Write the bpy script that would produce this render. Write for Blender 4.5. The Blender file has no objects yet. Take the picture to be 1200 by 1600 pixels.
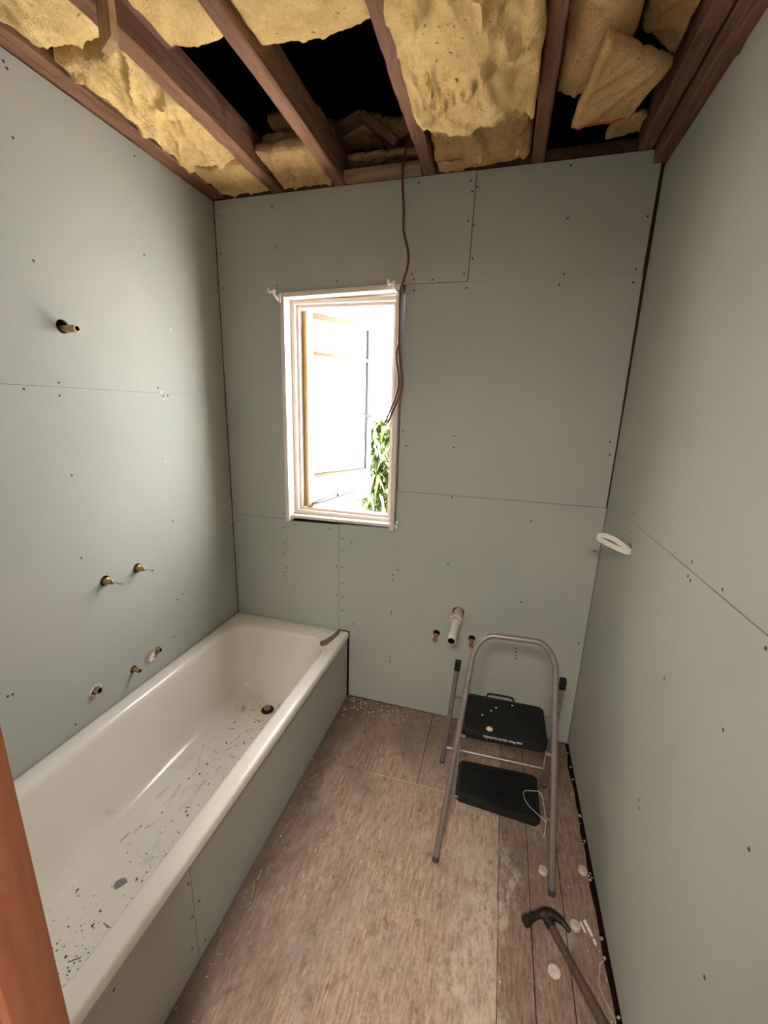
import bpy, bmesh, math, random
from mathutils import Vector, Matrix, noise
from mathutils.bvhtree import BVHTree

# ------------------------------------------------------------------ camera, sky, lights, exposure
scene = bpy.context.scene
C = scene.collection
cam = bpy.data.cameras.new('camera'); cam_o = bpy.data.objects.new('camera', cam); C.objects.link(cam_o)
cam.sensor_fit = 'VERTICAL'; cam.sensor_height = 36.0; cam.lens = 640.81 / 1600 * 36.0
cam.clip_start = 0.02; cam.clip_end = 200
_r = Vector((0.9612315, 0.2740482, 0.0305218)); _u = Vector((-0.0951363, 0.2257118, 0.9695377)); _f = Vector((-0.2588109, 0.9348539, -0.2430332))
M = Matrix((_r, _u, -_f)).transposed().to_4x4(); M.translation = Vector((1.45058, -1.96865, 1.64800))
cam_o.matrix_world = M
scene.camera = cam_o

world = bpy.data.worlds.new('world'); scene.world = world; world.use_nodes = True
bg = world.node_tree.nodes['Background']
bg.inputs[0].default_value = (1.0, 0.985, 0.96, 1); bg.inputs[1].default_value = 8.0   # bright overcast sky

portal = bpy.data.lights.new('window_portal', 'AREA'); portal.shape = 'RECTANGLE'; portal.size = 0.56; portal.size_y = 1.06
portal.cycles.is_portal = True
portal_o = bpy.data.objects.new('window_portal', portal); C.objects.link(portal_o)
portal_o.location = (0.665, 0.13, 1.61); portal_o.rotation_euler = (-math.pi / 2, 0, 0)

hall = bpy.data.lights.new('hall_fill_lamp', 'AREA'); hall.shape = 'DISK'; hall.size = 0.45  # unseen hall lamp, added as fill light through the doorway
hall.energy = 21; hall.color = (1.0, 0.94, 0.85)
hall_o = bpy.data.objects.new('hall_fill_lamp', hall); C.objects.link(hall_o)
hall_o.location = (1.3, -2.75, 2.36)

sun = bpy.data.lights.new('sun', 'SUN'); sun.energy = 58; sun.angle = 0.02; sun.color = (1.0, 0.96, 0.9)   # lights the yard; the house shades its own wall
sun_o = bpy.data.objects.new('sun', sun); C.objects.link(sun_o)
sun_o.rotation_euler = Vector((-0.55, 0.14, -0.83)).to_track_quat('-Z', 'Y').to_euler()

vs = scene.view_settings
vs.view_transform = 'Standard'; vs.look = 'None'; vs.exposure = 1.40; vs.gamma = 1.0; vs.use_curve_mapping = False
scene.cycles.max_bounces = 10; scene.cycles.diffuse_bounces = 6; scene.cycles.glossy_bounces = 4; scene.cycles.transparent_max_bounces = 8
scene.cycles.use_denoising = True
try:
    scene.cycles.sample_clamp_indirect = 8.0
except Exception:
    pass
random.seed(7)

# ------------------------------------------------------------------ materials
def newmat(name):
    m = bpy.data.materials.new(name); m.use_nodes = True
    nt = m.node_tree; b = nt.nodes['Principled BSDF']
    return m, nt, b
def coords(nt, scale=(1, 1, 1), src='Object'):
    t = nt.nodes.new('ShaderNodeTexCoord'); mp = nt.nodes.new('ShaderNodeMapping')
    mp.inputs['Scale'].default_value = scale
    nt.links.new(t.outputs[src], mp.inputs[0]); return mp.outputs[0]
def wcoords(nt, scale=(1, 1, 1)):
    g = nt.nodes.new('ShaderNodeNewGeometry'); mp = nt.nodes.new('ShaderNodeMapping')
    mp.inputs['Scale'].default_value = scale
    nt.links.new(g.outputs['Position'], mp.inputs[0]); return mp.outputs[0]
def nz(nt, vec, scale, detail=4, rough=0.55, dist=0.0):
    n = nt.nodes.new('ShaderNodeTexNoise'); n.inputs['Scale'].default_value = scale
    n.inputs['Detail'].default_value = detail; n.inputs['Roughness'].default_value = rough; n.inputs['Distortion'].default_value = dist
    nt.links.new(vec, n.inputs['Vector']); return n.outputs['Fac']
def ramp(nt, fac, stops):
    r = nt.nodes.new('ShaderNodeValToRGB'); e = r.color_ramp.elements
    while len(e) < len(stops): e.new(0.5)
    for el, (p, c) in zip(e, stops):
        el.position = p; el.color = (*c, 1) if not isinstance(c, (int, float)) else (c, c, c, 1)
    nt.links.new(fac, r.inputs[0]); return r.outputs[0]
def mix(nt, fac, a, b, mode='MIX'):
    n = nt.nodes.new('ShaderNodeMix'); n.data_type = 'RGBA'; n.blend_type = mode
    for i, v in ((0, fac), (6, a), (7, b)):
        if isinstance(v, (int, float)): n.inputs[i].default_value = v
        elif isinstance(v, tuple): n.inputs[i].default_value = (*v, 1)
        else: nt.links.new(v, n.inputs[i])
    return n.outputs[2]
def mth(nt, op, a, b=None, clamp=False):
    n = nt.nodes.new('ShaderNodeMath'); n.operation = op; n.use_clamp = clamp
    for i, v in ((0, a), (1, b)):
        if v is None: continue
        if isinstance(v, (int, float)): n.inputs[i].default_value = v
        else: nt.links.new(v, n.inputs[i])
    return n.outputs[0]
def bump(nt, b, h, strength=0.3, dist=0.01):
    n = nt.nodes.new('ShaderNodeBump'); n.inputs['Strength'].default_value = strength; n.inputs['Distance'].default_value = dist
    nt.links.new(h, n.inputs['Height']); nt.links.new(n.outputs[0], b.inputs['Normal'])
def plain(name, col, rough=0.5, metal=0.0, var=0.15, scale=30, spec=0.5, bmp=0.0):
    m, nt, b = newmat(name)
    v = coords(nt); f = nz(nt, v, scale, 3)
    lo = tuple(c * (1 - var) for c in col); hi = tuple(min(1, c * (1 + var)) for c in col)
    nt.links.new(ramp(nt, f, [(0.3, lo), (0.7, hi)]), b.inputs['Base Color'])
    b.inputs['Roughness'].default_value = rough; b.inputs['Metallic'].default_value = metal
    b.inputs['Specular IOR Level'].default_value = spec
    if bmp: bump(nt, b, f, bmp, 0.005)
    return m
def wood(name, c1, c2, axis='y', rough=0.75, bmp=0.35):
    m, nt, b = newmat(name)
    s = {'x': (2.5, 30, 30), 'y': (30, 2.5, 30), 'z': (30, 30, 2.5)}[axis]
    v = wcoords(nt, s); f = nz(nt, v, 1.6, 8, 0.65, 0.6)
    f2 = nz(nt, wcoords(nt), 9, 4)
    col = ramp(nt, f, [(0.28, c1), (0.72, c2)])
    dark = tuple(c * 0.35 for c in c1)
    col = mix(nt, ramp(nt, f2, [(0.60, 0.0), (0.75, 0.6)]), col, dark)
    nt.links.new(col, b.inputs['Base Color']); b.inputs['Roughness'].default_value = rough
    b.inputs['Specular IOR Level'].default_value = 0.2
    bump(nt, b, f, bmp, 0.004)
    return m

def make_plasterboard(name, c_lo, c_hi):
    m, nt, b = newmat(name)
    f = nz(nt, wcoords(nt), 1.7, 3, 0.5); f2 = nz(nt, wcoords(nt), 260, 2, 0.6); f3 = nz(nt, wcoords(nt, (1, 1, 0.35)), 14, 5, 0.6)
    col = ramp(nt, f, [(0.35, c_lo), (0.65, c_hi)])
    col = mix(nt, ramp(nt, f2, [(0.3, 0.0), (0.7, 0.22)]), col, (0.30, 0.315, 0.285))
    col = mix(nt, ramp(nt, f3, [(0.62, 0.0), (0.8, 0.22)]), col, (0.43, 0.39, 0.35))
    nt.links.new(col, b.inputs['Base Color']); b.inputs['Roughness'].default_value = 0.85; b.inputs['Specular IOR Level'].default_value = 0.15
    bump(nt, b, f2, 0.06, 0.002)
    return m
PB = make_plasterboard('plasterboard_green', (0.385, 0.408, 0.368), (0.435, 0.438, 0.395))
PBEDGE = plain('gypsum_white', (0.75, 0.73, 0.69), 0.9, spec=0.1)
JOIST = wood('joist_timber', (0.10, 0.048, 0.028), (0.265, 0.14, 0.09), 'y')
JOISTX = wood('noggin_timber', (0.22, 0.12, 0.07), (0.42, 0.27, 0.17), 'x')
JOISTZ = wood('hanger_timber', (0.26, 0.15, 0.075), (0.5, 0.33, 0.17), 'z')
DARKWOOD = wood('dark_rafter_timber', (0.035, 0.02, 0.013), (0.09, 0.055, 0.035), 'y')
FRAMING = wood('wall_framing', (0.06, 0.035, 0.022), (0.14, 0.08, 0.05), 'z')
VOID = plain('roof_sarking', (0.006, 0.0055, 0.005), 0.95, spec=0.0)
JAMB = wood('jamb_red_timber', (0.30, 0.098, 0.048), (0.42, 0.165, 0.095), 'z', 0.5, 0.08)
WINPAINT = plain('window_cream_paint', (0.66, 0.585, 0.525), 0.4, var=0.05, scale=12)
SASHTAN = wood('sash_tan_stile', (0.55, 0.38, 0.20), (0.70, 0.52, 0.30), 'z', 0.5, 0.05)  # tan colour on the hinge stile only
REBATESHADE = plain('dark_rebate_shade', (0.020, 0.018, 0.015), 0.8, var=0.2)  # near-black colour for the painted shadow line of the glass rebate
SASHBAR = plain('sash_bar_tan', (0.10, 0.058, 0.022), 0.5, var=0.1, scale=20)
HALLWALL = plain('hall_wall_paint', (0.55, 0.52, 0.48), 0.8, var=0.04)
HALLGREY = plain('hall_grey_trim', (0.17, 0.16, 0.17), 0.8, var=0.08)
ALU = plain('grey_painted_tube', (0.245, 0.215, 0.20), 0.36, 0.35, 0.10, 40)
CHROME = plain('chrome', (0.72, 0.71, 0.70), 0.2, 1.0, 0.05)
STEELDK = plain('rusty_hammer_steel', (0.045, 0.032, 0.026), 0.55, 0.6, 0.5, 60, bmp=0.3)
BLACK = plain('black_ribbed_plastic', (0.008, 0.008, 0.008), 0.62, 0.0, 0.3, 25, 0.3)
BRASS = plain('brass', (0.40, 0.275, 0.14), 0.36, 0.85, 0.3, 60)
STAYM = plain('pitted_stay_metal', (0.024, 0.016, 0.009), 0.7, 0.0, 0.3, 80)
COPPER = plain('copper_pipe', (0.55, 0.27, 0.18), 0.4, 1.0, 0.2, 50)
PVC = plain('pvc_grey_white', (0.62, 0.58, 0.51), 0.45, var=0.05)
BORE = plain('dark_bore', (0.012, 0.009, 0.007), 0.9, spec=0.05)  # near-black colour inside every open pipe end
FOOTGREY = plain('foot_grey', (0.055, 0.05, 0.047), 0.6)
PLUG = plain('floor_plug_fibre', (0.60, 0.52, 0.44), 0.8, var=0.12, scale=120)
PVCOLD = plain('pvc_coupling', (0.50, 0.40, 0.35), 0.55, var=0.15)
WHITEBIT = plain('white_plaster', (0.80, 0.76, 0.71), 0.9, var=0.1, scale=60, bmp=0.4)
CABLEW = plain('white_cable_sheath', (0.78, 0.72, 0.67), 0.45, var=0.04)
CABLER = plain('red_cable_sheath', (0.115, 0.030, 0.024), 0.45, var=0.1)
PAPER = plain('torn_brown_paper', (0.34, 0.27, 0.22), 0.95, var=0.12, scale=80)
HAMWOOD = wood('hammer_handle_wood', (0.05, 0.03, 0.02), (0.13, 0.08, 0.055), 'y')
SLIVER = wood('sliver_wood', (0.14, 0.09, 0.065), (0.25, 0.17, 0.12), 'y')
SCREW = plain('screw_dark_steel', (0.030, 0.028, 0.024), 0.6, 0.0)
GREYCHIP = plain('grey_chip', (0.22, 0.22, 0.21), 0.9, var=0.15, scale=60)
DEBRIS = plain('debris_brown', (0.10, 0.072, 0.055), 0.95, var=0.5, scale=90)
DUST = plain('pale_crumbs', (0.50, 0.42, 0.35), 0.95, var=0.2, scale=90)
PAVING = plain('pale_paving', (0.74, 0.71, 0.66), 0.9, var=0.06, scale=4)
FIBRE = plain('yellow_fibre', (0.52, 0.40, 0.12), 1.0, var=0.3, scale=90)
OLDFIBRE = plain('dirty_fibre', (0.27, 0.20, 0.085), 1.0, var=0.3, scale=90)
REDLINE = plain('red_print', (0.42, 0.09, 0.05), 0.9)
STICKER = plain('sticker_orange', (0.70, 0.42, 0.28), 0.6, var=0.3, scale=120)
LETTER = plain('white_lettering', (0.70, 0.70, 0.70), 0.6, var=0.05)

def make_batt(name, c1, c2, c3):
    m, nt, b = newmat(name)
    v = wcoords(nt); f = nz(nt, v, 5.0, 6, 0.65, 0.4); ff = nz(nt, wcoords(nt, (1.0, 0.45, 1.0)), 120, 4, 0.7); sp = nz(nt, v, 55, 3, 0.6); dt = nz(nt, v, 2.6, 4, 0.6, 0.6)
    col = ramp(nt, f, [(0.3, c1), (0.62, c2)])
    col = mix(nt, ramp(nt, ff, [(0.35, 0.0), (0.75, 0.35)]), col, c3)
    col = mix(nt, ramp(nt, dt, [(0.56, 0.0), (0.68, 0.55)]), col, (0.26, 0.17, 0.085))
    col = mix(nt, ramp(nt, sp, [(0.66, 0.0), (0.71, 0.75)]), col, (0.12, 0.075, 0.03))
    nt.links.new(col, b.inputs['Base Color']); b.inputs['Roughness'].default_value = 1.0; b.inputs['Specular IOR Level'].default_value = 0.0
    h = mth(nt, 'ADD', mth(nt, 'MULTIPLY', ff, 0.6), mth(nt, 'MULTIPLY', nz(nt, v, 28, 5, 0.7), 1.0))
    bump(nt, b, h, 0.7, 0.012)
    return m
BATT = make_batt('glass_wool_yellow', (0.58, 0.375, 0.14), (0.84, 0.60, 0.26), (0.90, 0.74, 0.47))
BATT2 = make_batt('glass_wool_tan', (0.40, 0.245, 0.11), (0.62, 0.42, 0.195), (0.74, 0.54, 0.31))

def make_floor(name, base_lo, base_hi, residue, stain):
    m, nt, b = newmat(name)
    g = nt.nodes.new('ShaderNodeNewGeometry'); sx = nt.nodes.new('ShaderNodeSeparateXYZ'); nt.links.new(g.outputs['Position'], sx.inputs[0])
    X, Y = sx.outputs[0], sx.outputs[1]
    st = nz(nt, wcoords(nt, (48, 9, 1)), 2.1, 9, 0.8, 0.5); st2 = nz(nt, wcoords(nt, (110, 14, 1)), 1.0, 6, 0.7); big = nz(nt, wcoords(nt), 2.3, 6, 0.65, 0.4)
    fine = nz(nt, wcoords(nt, (1, 0.6, 1)), 120, 6, 0.8)
    col = ramp(nt, st, [(0.34, base_lo), (0.62, base_hi)])
    col = mix(nt, ramp(nt, st2, [(0.48, 0.0), (0.66, 0.6)]), col, tuple(min(1, c * 1.35) for c in base_hi))
    col = mix(nt, ramp(nt, big, [(0.50, 0.0), (0.66, 0.65)]), col, stain)
    col = mix(nt, ramp(nt, fine, [(0.53, 0.0), (0.66, 0.6)]), col, (0.14, 0.086, 0.062))
    spot = nz(nt, wcoords(nt, (1, 0.7, 1)), 19, 7, 0.75, 0.5)
    col = mix(nt, ramp(nt, spot, [(0.55, 0.0), (0.68, 0.7)]), col, (0.11, 0.066, 0.047))
    lil = nz(nt, wcoords(nt, (1, 0.8, 1)), 6.5, 6, 0.7, 0.3)
    col = mix(nt, ramp(nt, lil, [(0.55, 0.0), (0.66, 0.45)]), col, (0.52, 0.43, 0.38))
    # dirt across the back; beside the bath, dirt plus the bath's painted-in shade
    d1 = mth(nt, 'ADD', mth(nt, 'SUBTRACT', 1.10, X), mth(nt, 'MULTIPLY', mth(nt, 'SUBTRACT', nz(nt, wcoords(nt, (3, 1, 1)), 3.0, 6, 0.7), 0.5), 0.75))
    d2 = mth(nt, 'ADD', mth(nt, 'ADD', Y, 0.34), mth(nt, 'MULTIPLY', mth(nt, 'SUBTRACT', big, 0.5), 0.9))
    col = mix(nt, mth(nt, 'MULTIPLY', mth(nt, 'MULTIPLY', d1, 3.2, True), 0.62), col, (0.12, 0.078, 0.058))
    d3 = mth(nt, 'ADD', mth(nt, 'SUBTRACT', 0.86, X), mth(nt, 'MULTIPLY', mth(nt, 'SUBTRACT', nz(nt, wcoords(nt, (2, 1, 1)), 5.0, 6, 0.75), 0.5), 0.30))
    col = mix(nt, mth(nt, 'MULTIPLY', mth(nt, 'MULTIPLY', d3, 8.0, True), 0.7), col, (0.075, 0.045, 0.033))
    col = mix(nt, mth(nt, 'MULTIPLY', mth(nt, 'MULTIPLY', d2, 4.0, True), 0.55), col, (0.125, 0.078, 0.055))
    if residue:
        wob = nz(nt, wcoords(nt, (1, 0.6, 1)), 5.5, 6, 0.7, 0.8)
        xr = mth(nt, 'ABSOLUTE', mth(nt, 'SUBTRACT', mth(nt, 'ADD', X, mth(nt, 'MULTIPLY', mth(nt, 'SUBTRACT', wob, 0.5), 0.5)), 1.53))
        near = mth(nt, 'MULTIPLY', mth(nt, 'SUBTRACT', -0.50, Y), 4.0, True)
        band = mth(nt, 'MULTIPLY', mth(nt, 'MULTIPLY', mth(nt, 'SUBTRACT', 0.115, xr), 14.0, True), near)
        flake = ramp(nt, nz(nt, wcoords(nt, (1, 0.5, 1)), 46, 6, 0.8), [(0.42, 0.0), (0.56, 1.0)])
        col = mix(nt, mth(nt, 'MULTIPLY', mth(nt, 'MULTIPLY', band, flake), 0.85), col, (0.60, 0.50, 0.41))
    chips = nt.nodes.new('ShaderNodeTexVoronoi'); chips.inputs['Scale'].default_value = 34; nt.links.new(wcoords(nt), chips.inputs['Vector'])
    sel = nz(nt, wcoords(nt), 8, 3)
    cm = mth(nt, 'MULTIPLY', ramp(nt, chips.outputs['Distance'], [(0.07, 1.0), (0.13, 0.0)]), ramp(nt, sel, [(0.52, 0.0), (0.6, 1.0)]))
    col = mix(nt, mth(nt, 'MULTIPLY', cm, 0.75), col, (0.66, 0.58, 0.50))
    nt.links.new(col, b.inputs['Base Color']); b.inputs['Roughness'].default_value = 0.8; b.inputs['Specular IOR Level'].default_value = 0.2
    bump(nt, b, mth(nt, 'ADD', st, fine), 0.35, 0.003)
    return m
FLOORSHEET = make_floor('worn_hardboard', (0.215, 0.138, 0.099), (0.54, 0.395, 0.30), True, (0.40, 0.31, 0.25))
PLANK = make_floor('old_floorboard', (0.135, 0.078, 0.055), (0.325, 0.22, 0.16), True, (0.27, 0.19, 0.145))
SUBFLOOR = plain('dark_subfloor', (0.02, 0.012, 0.008), 0.95, spec=0.0)

def make_enamel():
    m, nt, b = newmat('bath_enamel')
    f = nz(nt, wcoords(nt), 3, 3); dirt = nz(nt, wcoords(nt, (2.2, 0.8, 1)), 4.5, 7, 0.7, 0.8); sm = nz(nt, wcoords(nt, (5, 1.6, 5)), 3.2, 6, 0.7, 1.4)
    g = nt.nodes.new('ShaderNodeNewGeometry'); sx = nt.nodes.new('ShaderNodeSeparateXYZ'); nt.links.new(g.outputs['Position'], sx.inputs[0])
    low = mth(nt, 'MULTIPLY', mth(nt, 'SUBTRACT', 0.15, sx.outputs[2]), 14.0, True)
    col = ramp(nt, f, [(0.3, (0.72, 0.685, 0.62)), (0.7, (0.755, 0.72, 0.655))])
    col = mix(nt, mth(nt, 'MULTIPLY', ramp(nt, dirt, [(0.56, 0.0), (0.72, 0.45)]), low), col, (0.40, 0.33, 0.27))
    col = mix(nt, mth(nt, 'MULTIPLY', ramp(nt, sm, [(0.60, 0.0), (0.67, 0.55), (0.70, 0.0)]), low), col, (0.36, 0.31, 0.24))
    nt.links.new(col, b.inputs['Base Color'])
    nt.links.new(ramp(nt, dirt, [(0.45, 0.12), (0.7, 0.3)]), b.inputs['Roughness'])
    b.inputs['Specular IOR Level'].default_value = 0.5
    return m
ENAMEL = make_enamel()

def make_frosted():
    m, nt, b = newmat('obscure_glass')
    nt.nodes.remove(b); out = nt.nodes['Material Output']
    t = nt.nodes.new('ShaderNodeBsdfTranslucent'); t.inputs[0].default_value = (0.92, 0.93, 0.92, 1)
    tr = nt.nodes.new('ShaderNodeBsdfTransparent'); tr.inputs[0].default_value = (0.95, 0.96, 0.95, 1); m0 = nt.nodes.new('ShaderNodeMixShader'); m0.inputs[0].default_value = 0.88
    nt.links.new(t.outputs[0], m0.inputs[1]); nt.links.new(tr.outputs[0], m0.inputs[2])
    gl = nt.nodes.new('ShaderNodeBsdfGlossy'); gl.inputs['Roughness'].default_value = 0.25
    mx = nt.nodes.new('ShaderNodeMixShader'); mx.inputs[0].default_value = 0.06
    h = nz(nt, coords(nt), 220, 2); bp = nt.nodes.new('ShaderNodeBump'); bp.inputs['Strength'].default_value = 0.3; bp.inputs['Distance'].default_value = 0.002
    nt.links.new(h, bp.inputs['Height']); nt.links.new(bp.outputs[0], gl.inputs['Normal'])
    nt.links.new(m0.outputs[0], mx.inputs[1]); nt.links.new(gl.outputs[0], mx.inputs[2]); nt.links.new(mx.outputs[0], out.inputs[0])
    return m
FROST = make_frosted()
def make_leaf():
    m, nt, b = newmat('palm_leaf')
    f = nz(nt, coords(nt), 9, 3)
    nt.links.new(ramp(nt, f, [(0.35, (0.022, 0.046, 0.005)), (0.65, (0.080, 0.120, 0.016))]), b.inputs['Base Color'])
    b.inputs['Roughness'].default_value = 0.5; b.inputs['Specular IOR Level'].default_value = 0.3
    return m
LEAF = make_leaf()
STEM = plain('plant_stem', (0.10, 0.11, 0.05), 0.8, var=0.3)

# ------------------------------------------------------------------ mesh helpers
class MB:
    def __init__(s): s.v = []; s.f = []
    def add(s, verts, faces):
        k = len(s.v); s.v += [tuple(p) for p in verts]; s.f += [tuple(i + k for i in f) for f in faces]; return s
    def box(s, x0, x1, y0, y1, z0, z1):
        return s.add([(x0, y0, z0), (x1, y0, z0), (x1, y1, z0), (x0, y1, z0), (x0, y0, z1), (x1, y0, z1), (x1, y1, z1), (x0, y1, z1)],
                     [(0, 3, 2, 1), (4, 5, 6, 7), (0, 1, 5, 4), (1, 2, 6, 5), (2, 3, 7, 6), (3, 0, 4, 7)])
    def hexa(s, pts):   # eight corners in box order
        return s.add(pts, [(0, 3, 2, 1), (4, 5, 6, 7), (0, 1, 5, 4), (1, 2, 6, 5), (2, 3, 7, 6), (3, 0, 4, 7)])
    def bar(s, a, b, w, h, up=(0, 0, 1)):
        a, b = Vector(a), Vector(b); d = (b - a).normalized(); u = Vector(up)
        sd = d.cross(u)
        if sd.length < 1e-4: sd = d.cross(Vector((1, 0, 0)))
        sd.normalize(); u = sd.cross(d).normalized()
        p = []
        for e in (a, b):
            for i, j in ((-1, -1), (1, -1), (1, 1), (-1, 1)): p.append(e + sd * i * w / 2 + u * j * h / 2)
        return s.add(p, [(0, 1, 2, 3), (7, 6, 5, 4), (0, 4, 5, 1), (1, 5, 6, 2), (2, 6, 7, 3), (3, 7, 4, 0)])
    def tube(s, path, r, n=12, cap=True, flat=1.0):
        P = [Vector(p) for p in path]; rs = r if isinstance(r, (list, tuple)) else [r] * len(P)
        t0 = (P[1] - P[0]).normalized(); nrm = t0.orthogonal().normalized(); k = len(s.v)
        for i, p in enumerate(P):
            t = (P[min(i + 1, len(P) - 1)] - P[max(i - 1, 0)]).normalized()
            nrm = (nrm - t * nrm.dot(t)).normalized(); bn = t.cross(nrm)
            for j in range(n):
                a = 2 * math.pi * j / n; s.v.append(tuple(p + (nrm * math.cos(a) + bn * math.sin(a) * flat) * rs[i]))
        for i in range(len(P) - 1):
            for j in range(n):
                a, b = k + i * n + j, k + i * n + (j + 1) % n; s.f.append((a, b, b + n, a + n))
        if cap:
            s.f.append(tuple(k + j for j in reversed(range(n)))); s.f.append(tuple(k + (len(P) - 1) * n + j for j in range(n)))
        return s
    def lathe(s, prof, base, axis, n=20):   # prof: (distance along axis, radius)
        base = Vector(base); t = Vector(axis).normalized(); o = t_orth(t); q = t.cross(o); k = len(s.v)
        for d, r in prof:
            for j in range(n):
                a = 2 * math.pi * j / n; s.v.append(tuple(base + t * d + (o * math.cos(a) + q * math.sin(a)) * r))
        for i in range(len(prof) - 1):
            for j in range(n):
                a, b = k + i * n + j, k + i * n + (j + 1) % n; s.f.append((a, b, b + n, a + n))
        s.f.append(tuple(k + j for j in reversed(range(n)))); s.f.append(tuple(k + (len(prof) - 1) * n + j for j in range(n)))
        return s
    def prism(s, poly, plane, d0, d1):   # polygon extruded along the third axis
        def P(p, d): return {'xz': (p[0], d, p[1]), 'yz': (d, p[0], p[1]), 'xy': (p[0], p[1], d)}[plane]
        n = len(poly); k = len(s.v)
        s.v += [P(p, d0) for p in poly] + [P(p, d1) for p in poly]
        s.f.append(tuple(k + i for i in range(n))); s.f.append(tuple(k + n + i for i in reversed(range(n))))
        for i in range(n): j = (i + 1) % n; s.f.append((k + i, k + n + i, k + n + j, k + j))
        return s
def t_orth(t): return Vector(t).orthogonal().normalized()

def smooth_path(pts, n=5):
    P = [Vector(p) for p in pts]; out = []
    for i in range(len(P) - 1):
        p0, p1, p2, p3 = P[max(i - 1, 0)], P[i], P[i + 1], P[min(i + 2, len(P) - 1)]
        for k in range(n):
            t_ = k / n; out.append(0.5 * ((2 * p1) + (p2 - p0) * t_ + (2 * p0 - 5 * p1 + 4 * p2 - p3) * t_ * t_ + (3 * p1 - p0 - 3 * p2 + p3) * t_ ** 3))
    return out + [P[-1]]

def wloc(o):
    l = Vector((0, 0, 0))
    while o: l += o.location; o = o.parent
    return l
def mk(name, mb, mat, parent=None, loc=None, smooth=False, bevel=0.0, kind=None, label=None, sharp=35):
    base = wloc(parent) if parent else Vector(loc or (0, 0, 0))
    me = bpy.data.meshes.new(name)
    me.from_pydata([tuple(Vector(p) - base) for p in mb.v], [], mb.f)
    bm = bmesh.new(); bm.from_mesh(me)
    bmesh.ops.remove_doubles(bm, verts=bm.verts, dist=1e-6)
    bmesh.ops.recalc_face_normals(bm, faces=bm.faces)
    if bevel:
        eds = [e for e in bm.edges if len(e.link_faces) == 2 and e.calc_face_angle(0) > math.radians(40)]
        bmesh.ops.bevel(bm, geom=eds, offset=bevel, segments=2, affect='EDGES', profile=0.6)
    bm.to_mesh(me); bm.free()
    if smooth or bevel:
        for p in me.polygons: p.use_smooth = True
        me.set_sharp_from_angle(angle=math.radians(sharp))
    me.materials.append(mat)
    o = bpy.data.objects.new(name, me); C.objects.link(o)
    if parent: o.parent = parent
    else: o.location = base
    if kind: o['kind'] = kind
    if label: o['label'] = label
    return o
def tag(o, label, cat, group=None):
    o['label'] = label; o['category'] = cat
    if group: o['group'] = group
    return o
def thing(name, label, cat, loc, group=None):
    o = bpy.data.objects.new(name, None); o.empty_display_size = 0.05; C.objects.link(o); o.location = loc
    return tag(o, label, cat, group)
def share(name, src, loc, parent=None, rot=None):
    o = bpy.data.objects.new(name, src); C.objects.link(o)
    if parent: o.parent = parent; o.location = Vector(loc) - wloc(parent)
    else: o.location = loc
    if rot: o.rotation_euler = rot
    return o
def open_pipe(t, a, b, r, ri, mat, n=22):
    """open pipe end: outer wall and rim, with a dark bore as a part of its own"""
    L = (Vector(b) - Vector(a)).length; d = Vector(b) - Vector(a)
    mb = MB().lathe([(0, r), (L - 0.0012, r), (L, r - 0.0008), (L, ri), (L - 0.003, ri - 0.0001)], a, d, n); mb.f = mb.f[:-1]
    o = mk('pipe', mb, mat, t, smooth=True)
    mb = MB().lathe([(L - 0.05, ri * 0.9), (L - 0.003, ri)], a, d, n); mb.f = mb.f[:-1]
    mk('bore', mb, BORE, o, smooth=True)
    return o
def cut(o, cutters):
    """bore real holes through a sheet"""
    for mbc in cutters:
        co = mk('cutter', mbc, VOID)
        md = o.modifiers.new('hole', 'BOOLEAN'); md.operation = 'DIFFERENCE'; md.object = co; md.solver = 'EXACT'
        base = wloc(o); co.location = (0, 0, 0)
        bpy.context.view_layer.update()
        ev = o.evaluated_get(bpy.context.evaluated_depsgraph_get())
        me = bpy.data.meshes.new_from_object(ev); o.modifiers.clear(); old = o.data; o.data = me
        bpy.data.objects.remove(co)

# ------------------------------------------------------------------ the room: walls
W = 1.928
SB = [(0.023, 2.536), (0.024, 2.372), (0.028, 2.216), (0.317, 2.549), (0.327, 2.378), (0.331, 2.215), (0.645, 2.218), (1.011, 2.577), (1.23, 2.564), (1.258, 2.539), (1.238, 2.525), (1.231, 2.42), (1.255, 2.402), (1.259, 2.278), (1.0, 2.232), (1.007, 2.209), (1.093, 2.205), (1.228, 2.221), (1.243, 2.166), (1.012, 2.165), (1.618, 2.399), (1.606, 2.578), (1.629, 2.201), (1.617, 2.162), (1.895, 2.56), (1.9, 2.383), (1.889, 2.206), (1.887, 2.158), (0.989, 1.55), (1.008, 1.477), (1.236, 1.537), (1.237, 1.483), (1.245, 1.243), (1.62, 1.163), (1.896, 1.543), (1.904, 1.487), (1.25, 0.9), (1.618, 0.749), (1.906, 1.051), (0.031, 1.081), (0.039, 0.998), (0.329, 1.069), (0.33, 0.991), (0.394, 1.013), (0.604, 1.014), (0.331, 0.894), (0.321, 0.835), (0.339, 0.752), (0.318, 0.722), (0.325, 0.699), (0.021, 0.72), (0.012, 0.487), (0.678, 0.965), (0.73, 0.949), (0.679, 0.899), (0.645, 0.802), (0.679, 0.803), (0.68, 0.709), (0.646, 0.63), (0.68, 0.624), (0.681, 0.546), (0.743, 0.47), (0.742, 0.245), (0.992, 0.829), (0.966, 0.799), (0.967, 0.767), (0.963, 0.583), (0.963, 0.568), (0.969, 0.305), (0.966, 0.28), (1.62, 0.494), (1.623, 0.473), (1.625, 0.455), (1.626, 0.437), (1.902, 0.58)]
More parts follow.
